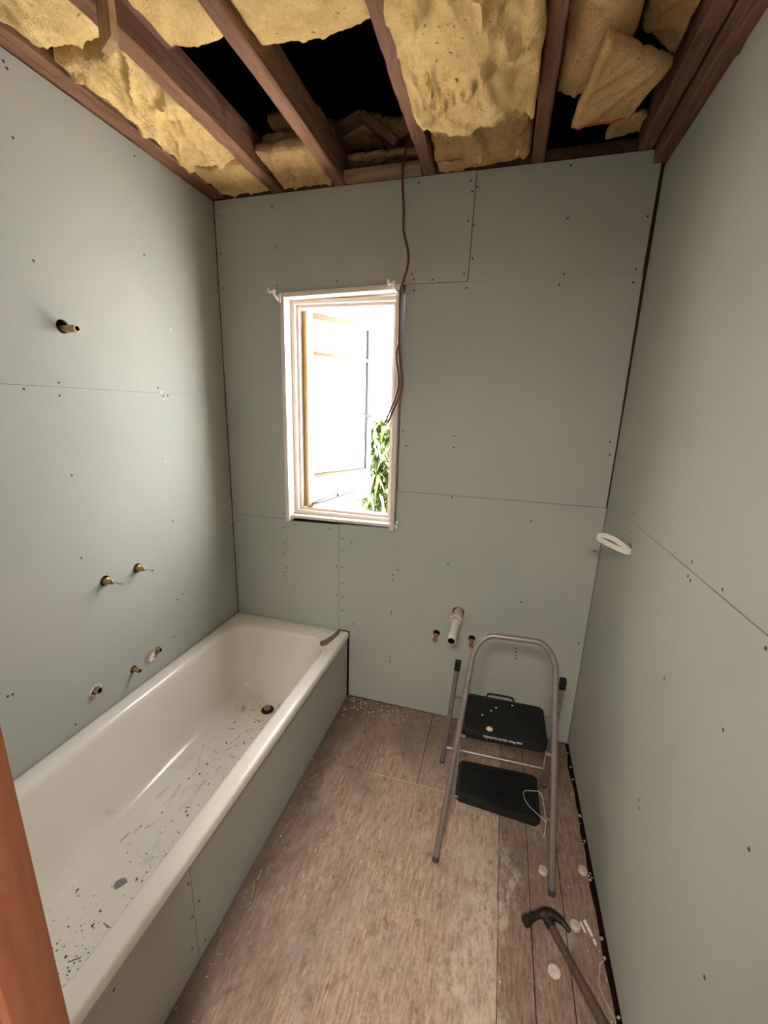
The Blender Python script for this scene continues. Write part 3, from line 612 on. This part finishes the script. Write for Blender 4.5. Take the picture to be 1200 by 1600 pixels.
# ------------------------------------------------------------------ outside
mk('floor_terrace', MB().box(-1.6, 2.8, 0.11, 2.4, -0.46, -0.40), PAVING, kind='structure')
mk('wall_bounce_added', MB().box(-1.75, -1.6, 0.9, 6.0, -0.46, 3.4), PAVING, kind='structure')  # unseen sunlit wall added to bounce light in through the window
def strap_plant(label, cx, cy, z0, n, zlo, zhi, spread, seed, lmin=0.25, lmax=0.5):
    rnd = random.Random(seed); t = thing('strap_leaf_plant', label, 'plant', (cx, cy, z0)); lv = MB(); stm = MB()
    for i in range(5):
        x, y = cx + rnd.uniform(-.5, .5) * spread, cy + rnd.uniform(-.12, .12); top = zlo + (zhi - zlo) * rnd.uniform(0.55, 1)
        stm.tube([(x, y, z0), (x + rnd.uniform(-.05, .05), y, (z0 + top) / 2), (x + rnd.uniform(-.08, .08), y, top)], [0.014, 0.011, 0.006], 7)
    for i in range(n):
        x, y = cx + rnd.uniform(-1, 1) * spread * 0.7, cy + rnd.uniform(-.16, .16); z = rnd.uniform(zlo, zhi)
        a = rnd.uniform(0, 2 * math.pi); L = rnd.uniform(lmin, lmax); rise = rnd.uniform(0.05, 0.6); w = rnd.uniform(0.012, 0.022)
        d = Vector((math.cos(a), math.sin(a) * 0.6, 0)); sd = Vector((-d.y, d.x, 0)).normalized(); k = len(lv.v)
        for s_ in range(6):
            u = s_ / 5; p = Vector((x, y, z)) + d * L * u * 0.6 + Vector((0, 0, L * (rise * u - 1.5 * u * u * (0.35 + rise * 0.6)))); ww = w * (math.sin(math.pi * min(0.98, u * 0.85 + 0.12)))
            lv.v += [tuple(p - sd * ww), tuple(p + Vector((0, 0, ww * 0.4))), tuple(p + sd * ww)]
        for s_ in range(5):
            b_ = k + s_ * 3; lv.f += [(b_, b_ + 1, b_ + 4, b_ + 3), (b_ + 1, b_ + 2, b_ + 5, b_ + 4)]
    mk('foliage', lv, LEAF, t, smooth=True, kind='stuff'); mk('stem', stm, STEM, t, smooth=True)
strap_plant('tall arching strap-leaved plant outside the right edge of the window', 0.52, 1.45, -0.40, 620, 0.50, 1.60, 0.34, 3)

# ------------------------------------------------------------------ bath
BH = 0.421
def rrect(x0, x1, y0, y1, r, z, nc=12, ns=8):
    pts = []
    cs = [(x1 - r, y0 + r, -90), (x1 - r, y1 - r, 0), (x0 + r, y1 - r, 90), (x0 + r, y0 + r, 180)]
    for c in range(4):
        cx, cy, a0 = cs[c]
        arc = [(cx + r * math.cos(math.radians(a0 + 90 * i / nc)), cy + r * math.sin(math.radians(a0 + 90 * i / nc)), z) for i in range(nc + 1)]
        pts += arc
        nx_, ny_, na = cs[(c + 1) % 4]; e = (nx_ + r * math.cos(math.radians(na)), ny_ + r * math.sin(math.radians(na)))
        for i in range(1, ns): t = i / ns; pts.append((arc[-1][0] * (1 - t) + e[0] * t, arc[-1][1] * (1 - t) + e[1] * t, z))
    return pts
bx0, bx1, by0, by1 = 0.003, 0.7235, -1.686, -0.002
loops = [rrect(bx0, bx1, by0, by1, 0.012, BH - 0.034), rrect(bx0, bx1, by0, by1, 0.012, BH - 0.010), rrect(bx0 + .003, bx1 - .003, by0 + .003, by1 - .003, 0.012, BH - 0.003), rrect(bx0 + .010, bx1 - .010, by0 + .010, by1 - .010, 0.014, BH)]
IN = [(0.058, 0.668, -1.664, -0.108, 0.130, BH - 0.001), (0.066, 0.660, -1.658, -0.115, 0.128, BH - 0.004), (0.074, 0.652, -1.652, -0.122, 0.126, BH - 0.012), (0.080, 0.646, -1.648, -0.127, 0.124, BH - 0.026)]
lower = (0.128, 0.598, -1.570, -0.205, 0.130, 0.150)
for i in range(1, 7):
    t = i / 6; e = t ** 1.25
    IN.append(tuple(IN[3][k] * (1 - (e if k < 4 else t)) + lower[k] * (e if k < 4 else t) for k in range(6)))
IN += [(0.138, 0.588, -1.555, -0.217, 0.130, 0.122), (0.152, 0.574, -1.535, -0.232, 0.128, 0.100), (0.172, 0.554, -1.505, -0.250, 0.122, 0.086), (0.200, 0.526, -1.465, -0.275, 0.110, 0.079), (0.250, 0.476, -1.38, -0.330, 0.09, 0.0765), (0.310, 0.416, -1.25, -0.43, 0.05, 0.0755)]
for a in IN: loops.append(rrect(*a))
mb = MB(); n = len(loops[0])
for l in loops: mb.v += l
for i in range(len(loops) - 1):
    for j in range(n): a, b = i * n + j, i * n + (j + 1) % n; mb.f.append((a, b, b + n, a + n))
mb.f.append(tuple((len(loops) - 1) * n + j for j in range(n)))
tub = thing('bathtub', 'long white enamel bathtub built in along the left wall, dusty inside', 'bathtub', (0.36, -0.84, 0.0))
shell = mk('tub_shell', mb, ENAMEL, tub, smooth=True, sharp=60)
bvh = BVHTree.FromPolygons(mb.v, mb.f)
def tubz(x, y):
    h = bvh.ray_cast(Vector((x, y, 1)), Vector((0, 0, -1))); return h[0].z if h[0] else 0.08
DX, DY = 0.389, -0.335; DZ = tubz(DX, DY)
mk('drain_ring', MB().lathe([(-0.002, 0.034), (0.002, 0.033), (0.003, 0.028), (0.0015, 0.020), (0.0012, 0.001)], (DX, DY, DZ), (0, 0, 1), 24), STEELDK, tub, smooth=True, label='dull metal drain ring')
mk('drain_plug', MB().lathe([(0.001, 0.012), (0.010, 0.013), (0.012, 0.018), (0.014, 0.018), (0.015, 0.012)], (DX, DY, DZ), (0, 0, 1), 24), GREYCHIP, tub, smooth=True, label='raised grey drain plug')

# bath side panels
ap = mk('trim_bath_panel', MB().box(0.64, 0.69, -1.68, -1.64, 0, 0.38).box(0.64, 0.69, -0.06, -0.015, 0, 0.38).box(0.64, 0.69, -1.28, -1.24, 0, 0.38), FRAMING, kind='structure')
def apron(y0, y1, y0b, y1b): return mk('plasterboard_sheet', MB().prism([(y0b, 0.001), (y1b, 0.001), (y1, 0.400), (y0, 0.400)], 'yz', 0.705, 0.7155), PB, ap)
p1 = apron(-1.686, -1.2602, -1.686, -1.2632); p2 = apron(-1.2580, -0.010, -1.2600, -0.014)
for y, z in SA: share('screw_head', SCR_XP, (0.7155, y, z), p2 if y > -1.2585 else p1)

# ------------------------------------------------------------------ bits lying in the bath and on its rim
def chip(name, cx, cy, z, rx, ry, h, mat, seed, rot=0.0):
    rnd = random.Random(seed); pl = []
    for i in range(11):
        a = 2 * math.pi * i / 11; k = rnd.uniform(0.75, 1.1); x, y = rx * k * math.cos(a), ry * k * math.sin(a)
        pl.append((cx + x * math.cos(rot) - y * math.sin(rot), cy + x * math.sin(rot) + y * math.cos(rot)))
    return mk(name, MB().prism(pl, 'xy', z, z + h), mat, loc=(cx, cy, z), bevel=0.0006)
tag(chip('plaster_chip', 0.36, -1.205, tubz(0.36, -1.205), 0.022, 0.014, 0.004, GREYCHIP, 3, 0.9), 'largest flat grey chip lying in the near part of the bathtub', 'chip')
tag(mk('wood_sliver', MB().prism([(0.614, -0.160), (0.630, -0.186), (0.656, -0.176), (0.670, -0.120), (0.678, -0.080), (0.678, -0.018), (0.660, -0.014), (0.652, -0.075), (0.634, -0.120)], 'xy', BH, BH + 0.004), SLIVER, loc=(0.65, -0.1, BH)), 'torn brown strip of card lying across the back corner of the bath rim', 'scrap')
rnd = random.Random(11)
deb = MB(); twig = MB()
def crumb(mb, x, y, z, s, rnd):
    a = rnd.uniform(0, 6.28); e = rnd.uniform(0.5, 1.0)
    pts = []
    for k in range(4):
        b_ = a + k * math.pi / 2 + rnd.uniform(-.4, .4); rr = s * rnd.uniform(.7, 1.2) * (e if k % 2 else 1)
        pts.append((x + rr * math.cos(b_), y + rr * math.sin(b_), z + 0.0002))
    pts.append((x, y, z + s * rnd.uniform(.3, .8)))
    mb.add(pts, [(3, 2, 1, 0), (0, 1, 4), (1, 2, 4), (2, 3, 4), (3, 0, 4)])
for i in range(760):
    t = rnd.random(); y = -1.52 + 1.24 * t ** 1.7; x = rnd.gauss(0.44, 0.10)
    if not 0.19 < x < 0.562: continue
    if -1.0 < y < -0.85 and rnd.random() < .6: continue
    z = tubz(x, y)
    if z > 0.15: continue
    crumb(deb, x, y, z, rnd.choice([0.0016, 0.002, 0.0026, 0.003, 0.0042, 0.0065]) * rnd.uniform(.6, 1.15), rnd)
tag(mk('bath_debris', deb, DEBRIS, loc=(0.45, -0.9, 0.08), kind='stuff'), 'brown crumbs and grit scattered along the bottom of the bathtub', 'debris')
for i in range(46):
    y = rnd.choice([rnd.uniform(-.66, -.42), rnd.uniform(-1.4, -.9), rnd.uniform(-.42, -.28)]); x = min(0.56, max(0.2, rnd.gauss(.44, .08))); a = rnd.gauss(0.6, .7); L = rnd.uniform(.01, .035)
    p = [(x + math.cos(a) * L * k, y + math.sin(a) * L * k) for k in (-.5, 0, .5)]
    pts = [(u_, v_, tubz(u_, v_) + .0012) for u_, v_ in p]
    if max(pt_[2] for pt_ in pts) < 0.14: twig.tube(pts, 0.0009, 5)
tag(mk('bath_twigs', twig, DEBRIS, loc=(0.45, -0.9, 0.08), kind='stuff'), 'thin dark splinters lying in the bathtub around the drain', 'debris')
tag(chip('rust_flake', 0.262, -0.366, tubz(0.262, -0.366), 0.026, 0.011, 0.002, FIBRE, 8, 2.0), 'small ochre flake in the bathtub left of the drain', 'flake')

# ------------------------------------------------------------------ fittings on the left wall
def gap_ring(): pass
t = thing('shower_outlet', 'short brass pipe stub for the shower, highest fitting on the left wall', 'pipe', (0.0, -0.834, 1.875))
open_pipe(t, (-0.055, -0.834, 1.877), (0.055, -0.832, 1.878), 0.0118, 0.0088, BRASS)
for y, z, lab in ((-0.817, 0.956, 'brass tap spindle with bare steel stem, nearer the door'), (-0.666, 0.953, 'brass tap spindle with bare steel stem, nearer the window')):
    t = thing('tap_spindle', lab, 'tap fitting', (0.0, y, z))
    mk('body', MB().lathe([(-0.055, 0.013), (-0.004, 0.013), (-0.003, 0.0155), (0.010, 0.0155), (0.012, 0.011), (0.020, 0.0105), (0.022, 0.009), (0.036, 0.0085), (0.038, 0.006)], (0, y, z), (1, 0, 0), 18), BRASS, t, smooth=True)
    mk('stem', MB().lathe([(0.036, 0.0042), (0.060, 0.0042), (0.062, 0.0034), (0.066, 0.0034), (0.068, 0.0045), (0.080, 0.0045), (0.082, 0.003)], (0, y, z), (1, 0, 0), 14), CHROME, t, smooth=True)
t = thing('spout_stub', 'plain brass pipe stub just above the bath rim, middle of the low three', 'pipe', (0, -0.746, 0.511))
open_pipe(t, (-0.055, -0.746, 0.511), (0.034, -0.746, 0.511), 0.0095, 0.0070, BRASS)
t = thing('brass_elbow', 'brass pipe end in a ragged hole, low on the left wall nearest the door', 'pipe', (0, -0.922, 0.532))
open_pipe(t, (-0.055, -0.922, 0.532), (0.018, -0.920, 0.534), 0.0135, 0.0095, BRASS)
mb = MB()
for i in range(16):
    a = i / 16 * 6.28; r_ = 0.020 + rnd.uniform(-.002, .004)
    crumb(mb, 0, 0, 0, 0.0001, rnd); mb.v = mb.v[:-5]; mb.f = mb.f[:-5]
    mb.lathe([(-0.004, 0.003), (0.0006, 0.0045), (0.002, 0.002)], (0, -0.922 + r_ * math.cos(a), 0.532 + r_ * math.sin(a)), (1, 0, 0), 6)
mk('crumbled_edge', mb, WHITEBIT, t, smooth=True, label='crumbled white gypsum edge')
t = thing('brass_outlet', 'brass pipe end beside a torn paper patch, low on the left wall nearest the window', 'pipe', (0, -0.612, 0.527))
open_pipe(t, (-0.055, -0.612, 0.527), (0.016, -0.612, 0.527), 0.0115, 0.008, BRASS)
poly = [(-0.630, 0.540), (-0.655, 0.548), (-0.682, 0.540), (-0.690, 0.520), (-0.686, 0.496), (-0.668, 0.484), (-0.648, 0.486), (-0.632, 0.500), (-0.626, 0.520)]
o = mk('torn_patch', MB().prism(poly, 'yz', 0.0, 0.0012), PAPER, loc=(0, -0.655, 0.484)); tag(o, 'torn brown paper patch with white gypsum on the left wall above the bath', 'wall patch')
mb = MB()
for a, b_, r_ in ((-0.652, 0.500, .008), (-0.645, 0.510, .008), (-0.655, 0.514, .009), (-0.664, 0.507, .006), (-0.648, 0.524, .007), (-0.638, 0.528, .006), (-0.642, 0.496, .006), (-0.636, 0.514, .006), (-0.660, 0.496, .005)):
    mb.lathe([(0.0, r_), (0.0016, r_ * 1.0), (0.003, r_ * 0.5)], (0.001, a, b_), (1, 0, 0), 7)
mk('gypsum', mb, WHITEBIT, o, label='white exposed gypsum')

# ------------------------------------------------------------------ pipes on the back wall
t = thing('waste_pipe', 'pale plastic waste pipe with a taped collar sticking out of the back wall', 'pipe', (1.32, 0, 0.60))
PA, PBp = Vector((1.322, 0.045, 0.647)), Vector((1.315, -0.242, 0.615)); pd = (PBp - PA).normalized()
open_pipe(t, PA, PBp, 0.0195, 0.0172, PVC)
mk('coupling', MB().lathe([(0.045, 0.0195), (0.047, 0.0255), (0.095, 0.0255), (0.098, 0.0285), (0.112, 0.0285), (0.114, 0.0240), (0.140, 0.0240), (0.142, 0.0196)], PA, pd, 24), PVCOLD, t, smooth=True, label='brownish grey coupling')
mb = MB()
for i in range(12):
    a = i * 0.55; o_ = t_orth(pd); qd = pd.cross(o_); rr = 0.0265
    c = PA + pd * (0.118 + 0.008 * math.sin(i * 1.3)) + (o_ * math.cos(a) + qd * math.sin(a)) * rr
    mb.lathe([(-0.002, .004), (0.001, .0065), (0.004, .003)], c, (c - PA - pd * 0.118), 7)
mk('thread_tape', mb, WHITEBIT, t, smooth=True, label='ragged white tape')
for x, z, lab in ((1.216, 0.500, 'capped small copper pipe left of the plastic waste pipe'), (1.400, 0.504, 'capped small copper pipe behind the top of the step ladder')):
    t = thing('water_pipe', lab, 'pipe', (x, 0, z))
    mk('tube', MB().lathe([(-0.05, 0.0075), (0.018, 0.0075)], (x, 0, z), (0, -1, 0), 16), CHROME, t, smooth=True)
    mk('fitting', MB().lathe([(0.008, 0.0105), (0.022, 0.0105), (0.023, 0.0085), (0.046, 0.0085), (0.047, 0.0110), (0.062, 0.0110), (0.063, 0.007), (0.060, 0.004)], (x, 0, z), (0, -1, -0.08), 16), COPPER, t, smooth=True)

# ------------------------------------------------------------------ cables
CAB = [(0.976, 2.718), (0.959, 2.62), (0.959, 2.552), (0.966, 2.459), (0.966, 2.388), (0.987, 2.314), (0.992, 2.252), (0.978, 2.19), (0.966, 2.14), (0.966, 1.983), (0.971, 1.874), (0.983, 1.791), (0.983, 1.735), (0.958, 1.662), (0.929, 1.588)]
t = thing('hanging_cable', 'dark red electrical cable hanging from the ceiling past the window edge', 'cable', (0.966, -0.045, 1.585))
path = [(0.99, -0.05, 2.83), (0.985, -0.055, 2.76)] + [(x, -0.056 - 0.010 * math.sin(i), z) for i, (x, z) in enumerate(CAB)]
mk('sheath', MB().tube(smooth_path(path), 0.0052, 8), CABLER, t, smooth=True)
mk('strand', MB().tube(smooth_path([(0.966, -0.064, 1.93), (0.958, -0.066, 1.875), (0.972, -0.066, 1.79), (0.970, -0.066, 1.735), (0.946, -0.066, 1.662), (0.917, -0.066, 1.592)]), 0.0045, 8), CABLER, t, smooth=True)
for x, m_ in ((0.926, CHROME), (0.914, SCREW)): mk('bare_end', MB().tube([(x, -0.063, 1.594), (x - .006, -0.063, 1.572)], 0.0022, 6), m_, t, smooth=True)
t = thing('cable_loop', 'loop of flat white cable poking out of a hole in the right wall', 'cable', (W, -0.385, 1.18))
lp = smooth_path([(W + .03, -0.382, 1.180), (W - .006, -0.384, 1.182), (W - .03, -0.368, 1.186), (W - .072, -0.352, 1.200), (W - .098, -0.350, 1.216), (W - .090, -0.356, 1.228), (W - .055, -0.372, 1.224), (W - .020, -0.385, 1.204), (W + .004, -0.390, 1.188), (W + .03, -0.392, 1.184)], 6)
mb = MB()
mb.tube(lp, 0.0040, 8); mb.tube([p + Vector((0.000, 0.003, -0.0062)) for p in lp], 0.0040, 8); mb.tube([p + Vector((0.000, 0.006, -0.012)) for p in lp], 0.0040, 8)
mk('sheath', mb, CABLEW, t, smooth=True)

# ------------------------------------------------------------------ step ladder
lad = thing('step_ladder', 'small two step ladder with grey tube frame and black treads by the right wall', 'step ladder', (1.56, -0.54, 0.0))
FL0, FL1 = Vector((1.361, -0.765, 0.0)), Vector((1.420, -0.497, 0.706)); FR0, FR1 = Vector((1.774, -0.755, 0.0)), Vector((1.728, -0.490, 0.712))
dl, dr = (FL1 - FL0).normalized(), (FR1 - FR0).normalized()
def bend(p, d_in, q_, d_out, n=8):
    out = []
    for i in range(n + 1):
        t_ = i / n; c1 = p + d_in * 0.045; c2 = q_ - d_out * 0.045
        out.append(p * (1 - t_) ** 3 + c1 * 3 * t_ * (1 - t_) ** 2 + c2 * 3 * t_ * t_ * (1 - t_) + q_ * t_ ** 3)
    return out
TL, TR = Vector((1.500, -0.461, 0.803)), Vector((1.648, -0.458, 0.807)); ac = (TR - TL).normalized()
hoop = [FL0 + dl * 0.012] + [FL0.lerp(FL1, k) for k in (.3, .6)] + bend(FL1, dl, TL, ac) + bend(TR, ac, FR1, -dr) + [FR0.lerp(FR1, k) for k in (.6, .3)] + [FR0 + dr * 0.012]
mk('front_frame', MB().tube(hoop, 0.0115, 14), ALU, lad, smooth=True)
RL0, RL1 = Vector((1.322, -0.306, 0.0)), Vector((1.366, -0.478, 0.64)); RR0, RR1 = Vector((1.786, -0.300, 0.0)), Vector((1.760, -0.480, 0.648))
for a, b_ in ((RL0, RL1), (RR0, RR1)):
    d_ = (b_ - a).normalized()
    lg = mk('leg', MB().tube([a + d_ * 0.01, b_], 0.0105, 12), ALU, lad, smooth=True)
    mk('end_cap', MB().bar(b_ - d_ * 0.006, b_ + d_ * 0.040, 0.024, 0.024, (0, 1, 0)), BLACK, lg, bevel=0.004)
    mk('foot', MB().tube([a, a + d_ * 0.016], 0.0118, 12), FOOTGREY, lg, smooth=True)
for a, d_ in ((FL0, dl), (FR0, dr)): mk('foot', MB().tube([a, a + d_ * 0.018], 0.0128, 12), FOOTGREY, lad, smooth=True)
def on(a, b_, z): return a + (b_ - a) * (z / b_.z)
def tread(z, x0, x1, yf, yb, yfr, ybr, th, ribs, name='tread'):
    prof = [(x0, yf, 0), (x1, yfr, 0), (x1, ybr, 0), (x0, yb, 0)]
    c = 0.016; poly = [(x0 + c, yf), (x1 - c, yfr), (x1, yfr + c), (x1, ybr - c), (x1 - c, ybr), (x0 + c, yb), (x0, yb - c), (x0, yf + c)]
    o = mk(name, MB().prism(poly, 'xy', z - th, z), BLACK, lad, bevel=0.005)
    mb = MB()
    for i in range(ribs):
        t_ = (i + 0.5) / ribs; y0 = yf + 0.016 + (yb - yf - 0.032) * t_; y1 = yfr + 0.016 + (ybr - yfr - 0.032) * t_
        mb.bar((x0 + 0.014, y0, z + 0.0008), (x1 - 0.014, y1, z + 0.0008), 0.0045, 0.0026)
    mk('rib', mb, BLACK, o, label='fine anti-slip ribs across the tread', kind='stuff')
    return o
lowt = tread(0.240, 1.408, 1.716, -0.684, -0.512, -0.700, -0.498, 0.030, 20)
topt = tread(0.455, 1.405, 1.726, -0.592, -0.366, -0.578, -0.360, 0.034, 24)
mk('handle', MB().tube(smooth_path([(1.495, -0.366, 0.444), (1.497, -0.354, 0.452), (1.505, -0.346, 0.455), (1.55, -0.342, 0.455), (1.595, -0.342, 0.455), (1.605, -0.348, 0.453), (1.607, -0.364, 0.444)], 3), 0.0045, 8), BLACK, topt, smooth=True, label='black carry handle behind the top tread')
# links, axles and crossbar
for a, b_ in (((1.400, -0.42, 0.462), (1.404, -0.545, 0.236)), ((1.731, -0.53, 0.450), (1.722, -0.555, 0.236))):
    mk('link_rod', MB().tube([a, b_], 0.0028, 8), CHROME, lad, smooth=True)
def stub(a, b_, r_): mk('axle', MB().tube([a, b_], r_, 8), ALU, lad, smooth=True)
aL, aR = on(FL0, FL1, 0.228), on(FR0, FR1, 0.228)
stub(aL, aL.lerp(aR, .12), 0.0045); stub(aR, aR.lerp(aL, .12), 0.0045)
aL, aR = on(FL0, FL1, 0.435), on(FR0, FR1, 0.435)
stub(aL, aL.lerp(aR, .08), 0.006); stub(aR, aR.lerp(aL, .08), 0.006)
rL, rR = on(RL0, RL1, 0.47), on(RR0, RR1, 0.47)
stub(rL, Vector((1.415, -0.395, 0.444)), 0.004); stub(rR, Vector((1.715, -0.395, 0.444)), 0.004)
mk('crossbar', MB().tube([on(RL0, RL1, 0.118), on(RR0, RR1, 0.128)], 0.0065, 10), ALU, lad, smooth=True)
# worn round sticker and rating text on the top tread
mk('sticker', MB().lathe([(0.0, 0.013), (0.0006, 0.0128)], (1.512, -0.560, 0.4585), (0, 0, 1), 20), STICKER, topt, label='worn round orange and white sticker')
mk('sticker_print', MB().prism([(1.502, -0.566), (1.514, -0.569), (1.522, -0.561), (1.512, -0.563)], 'xy', 0.4591, 0.4595).prism([(1.503, -0.558), (1.512, -0.553), (1.517, -0.556), (1.511, -0.560)], 'xy', 0.4591, 0.4595), LETTER, topt)
fc = bpy.data.curves.new('rating_text', 'FONT'); fc.body = 'DOMESTIC RATED 100kg MAX'; fc.size = 0.0105; fc.extrude = 0.0003; fc.align_x = 'CENTER'
fo = bpy.data.objects.new('rating_text', fc); C.objects.link(fo); bpy.context.view_layer.update()
tm = bpy.data.meshes.new_from_object(fo.evaluated_get(bpy.context.evaluated_depsgraph_get())); bpy.data.objects.remove(fo)
tm.materials.clear(); tm.materials.append(LETTER)
to = bpy.data.objects.new('rating_text', tm); C.objects.link(to); to.parent = topt; to['label'] = 'small white rating lettering'
sl = math.atan2(0.014, 0.321)
to.location = Vector((1.563, -0.5890, 0.443)) - wloc(topt); to.rotation_euler = (math.radians(72), 0, sl)
for i, (x, y) in enumerate(((1.60, -0.395), (1.515, -0.455), (1.482, -0.49), (1.535, -0.43))):
    mk('paint_splash', MB().lathe([(0, 0.004), (0.0008, 0.003)], (x, y, 0.4585), (0, 0, 1), 8), LETTER, topt)
tag(mk('wire_scrap', MB().tube(smooth_path([(1.735, -0.70, 0.243), (1.700, -0.672, 0.2445), (1.668, -0.640, 0.2445), (1.660, -0.596, 0.2445), (1.690, -0.583, 0.2445), (1.722, -0.580, 0.243), (1.736, -0.610, 0.215), (1.744, -0.640, 0.17), (1.740, -0.66, 0.13)], 4), 0.0008, 6), CABLEW, loc=(1.70, -0.64, 0.24), smooth=True), 'thin white wire scrap curled over the lower black tread', 'wire')

# ------------------------------------------------------------------ hammer
ham = thing('claw_hammer', 'old claw hammer with dark wooden handle lying on the floorboards', 'hammer', (1.745, -0.86, 0.0))
hd = smooth_path([(1.676, -0.884, 0.024), (1.700, -0.862, 0.024), (1.726, -0.846, 0.024), (1.750, -0.836, 0.024), (1.775, -0.836, 0.023), (1.798, -0.845, 0.020), (1.818, -0.862, 0.014)], 4)
nR = len(hd); rad = []
for i in range(nR):
    u = i / (nR - 1)
    rad.append(0.0165 if u < 0.10 else 0.0125 if u < 0.22 else 0.0115 if u < 0.36 else 0.0155 if u < 0.58 else 0.0155 - (u - 0.58) / 0.42 * 0.0095)
mk('head', MB().tube(hd, rad, 12), STEELDK, ham, smooth=True)
h0, h1 = Vector((1.742, -0.842, 0.022)), Vector((1.898, -1.100, 0.018)); hp = [h0.lerp(h1, k / 9) for k in range(10)]
mk('handle', MB().tube(hp, [0.0125, 0.0125, 0.0125, 0.0118, 0.0120, 0.0128, 0.0138, 0.0148, 0.0152, 0.0130], 14), HAMWOOD, ham, smooth=True)
mk('collar', MB().tube([h0.lerp(h1, .045), h0.lerp(h1, .115)], 0.0150, 14), STEELDK, ham, smooth=True)

# ------------------------------------------------------------------ plugs, scraps and dust on the floor
for x, y, lab in ((1.750, -0.684, 'round pale floor plug just left of the front ladder foot'), (1.893, -0.640, 'round pale floor plug nearest the right wall'), (1.838, -0.832, 'round pale floor plug touching the hammer claw')):
    t = thing('floor_plug', lab, 'plug', (x, y, -0.001))
    mk('disc', MB().lathe([(0.0, 0.0165), (0.012, 0.0165), (0.0135, 0.0150)], (x, y, -0.002), (0.16, 0.18, 1), 22), PLUG, t, smooth=True)
t = thing('floor_plug', 'flush round floor plug with a centre hole beside the hammer handle', 'plug', (1.759, -0.973, -0.001))
mk('disc', MB().lathe([(0.0, 0.0185), (0.0020, 0.0185), (0.0026, 0.0170), (0.0026, 0.0040), (0.0012, 0.0032)], (1.759, -0.973, -0.0008), (0, 0, 1), 24), PLUG, t, smooth=True)
for pts, lab in (([(1.868, -0.806), (1.876, -0.800), (1.893, -0.842), (1.886, -0.846)], 'longer white paint flake right of the hammer claw'), ([(1.855, -0.812), (1.861, -0.812), (1.872, -0.838), (1.866, -0.840)], 'shorter white paint flake right of the hammer claw'), ([(1.889, -0.850), (1.896, -0.850), (1.899, -0.866), (1.892, -0.864)], 'tiny white paint flake below the other two by the right wall')):
    tag(mk('paint_flake', MB().prism(pts, 'xy', -0.001, 0.002), WHITEBIT, loc=(pts[0][0], pts[0][1], 0)), lab, 'flake')
tag(mk('string_scrap', MB().tube(smooth_path([(1.913, -0.900, 0.002), (1.897, -0.917, 0.003), (1.892, -0.94, 0.002), (1.885, -0.965, 0.002), (1.896, -1.00, 0.002), (1.912, -1.035, 0.002), (1.918, -1.09, 0.002)], 4), 0.0013, 6), DUST, loc=(1.90, -0.97, 0), smooth=True), 'pale thread lying along the floor edge by the right wall', 'string')
t = mk('wool_scrap', MB().tube(smooth_path([(0.756, -0.985, 0.006), (0.765, -1.01, 0.007), (0.757, -1.03, 0.006), (0.772, -1.06, 0.007), (0.778, -1.095, 0.005)], 4), [0.002 + 0.005 * abs(math.sin(i * 0.9)) for i in range(17)], 8, flat=0.5), OLDFIBRE, loc=(0.76, -1.03, 0), smooth=True)
tag(t, 'scrap of yellow glass wool on the floor beside the bath panel', 'insulation')
rnd = random.Random(23); cr = MB()
for i in range(700):
    k = rnd.random()
    if k < 0.35: x, y = 0.72 + abs(rnd.gauss(0, .07)), rnd.uniform(-1.6, 0)
    elif k < 0.6: x, y = rnd.uniform(.74, 1.9), -abs(rnd.gauss(0, .09))
    elif k < 0.75: x, y = 1.905 - abs(rnd.gauss(0, .03)), rnd.uniform(-1.3, 0)
    else: x, y = rnd.uniform(.74, 1.9), rnd.uniform(-1.4, 0)
    x = max(.722, x); y = min(-0.004, y)
    crumb(cr, x, y, 0.0, rnd.choice([.0010, .0012, .0014, .0018, .0022, .0034]) * rnd.uniform(.6, 1.0), rnd)
for i in range(260):
    x, y = 0.735 + abs(rnd.gauss(0, .20)), -0.012 - abs(rnd.gauss(0, .07))
    crumb(cr, x, y, 0.0, rnd.choice([.0014, .002, .003, .005, .008]) * rnd.uniform(.6, 1.0), rnd)
tag(mk('floor_crumbs', cr, DUST, loc=(1.2, -.6, 0), kind='stuff'), 'pale plaster crumbs scattered over the worn floor', 'debris')
gap = MB()
for i in range(45):
    y = rnd.uniform(-1.4, -0.05); crumb(gap, rnd.uniform(1.906, 1.926), y, rnd.uniform(-0.012, -0.003), rnd.uniform(.003, .009), rnd)
tag(mk('gap_rubble', gap, DUST, loc=(1.915, -.7, -0.01), kind='stuff'), 'broken plaster bits in the gap along the foot of the right wall', 'debris')
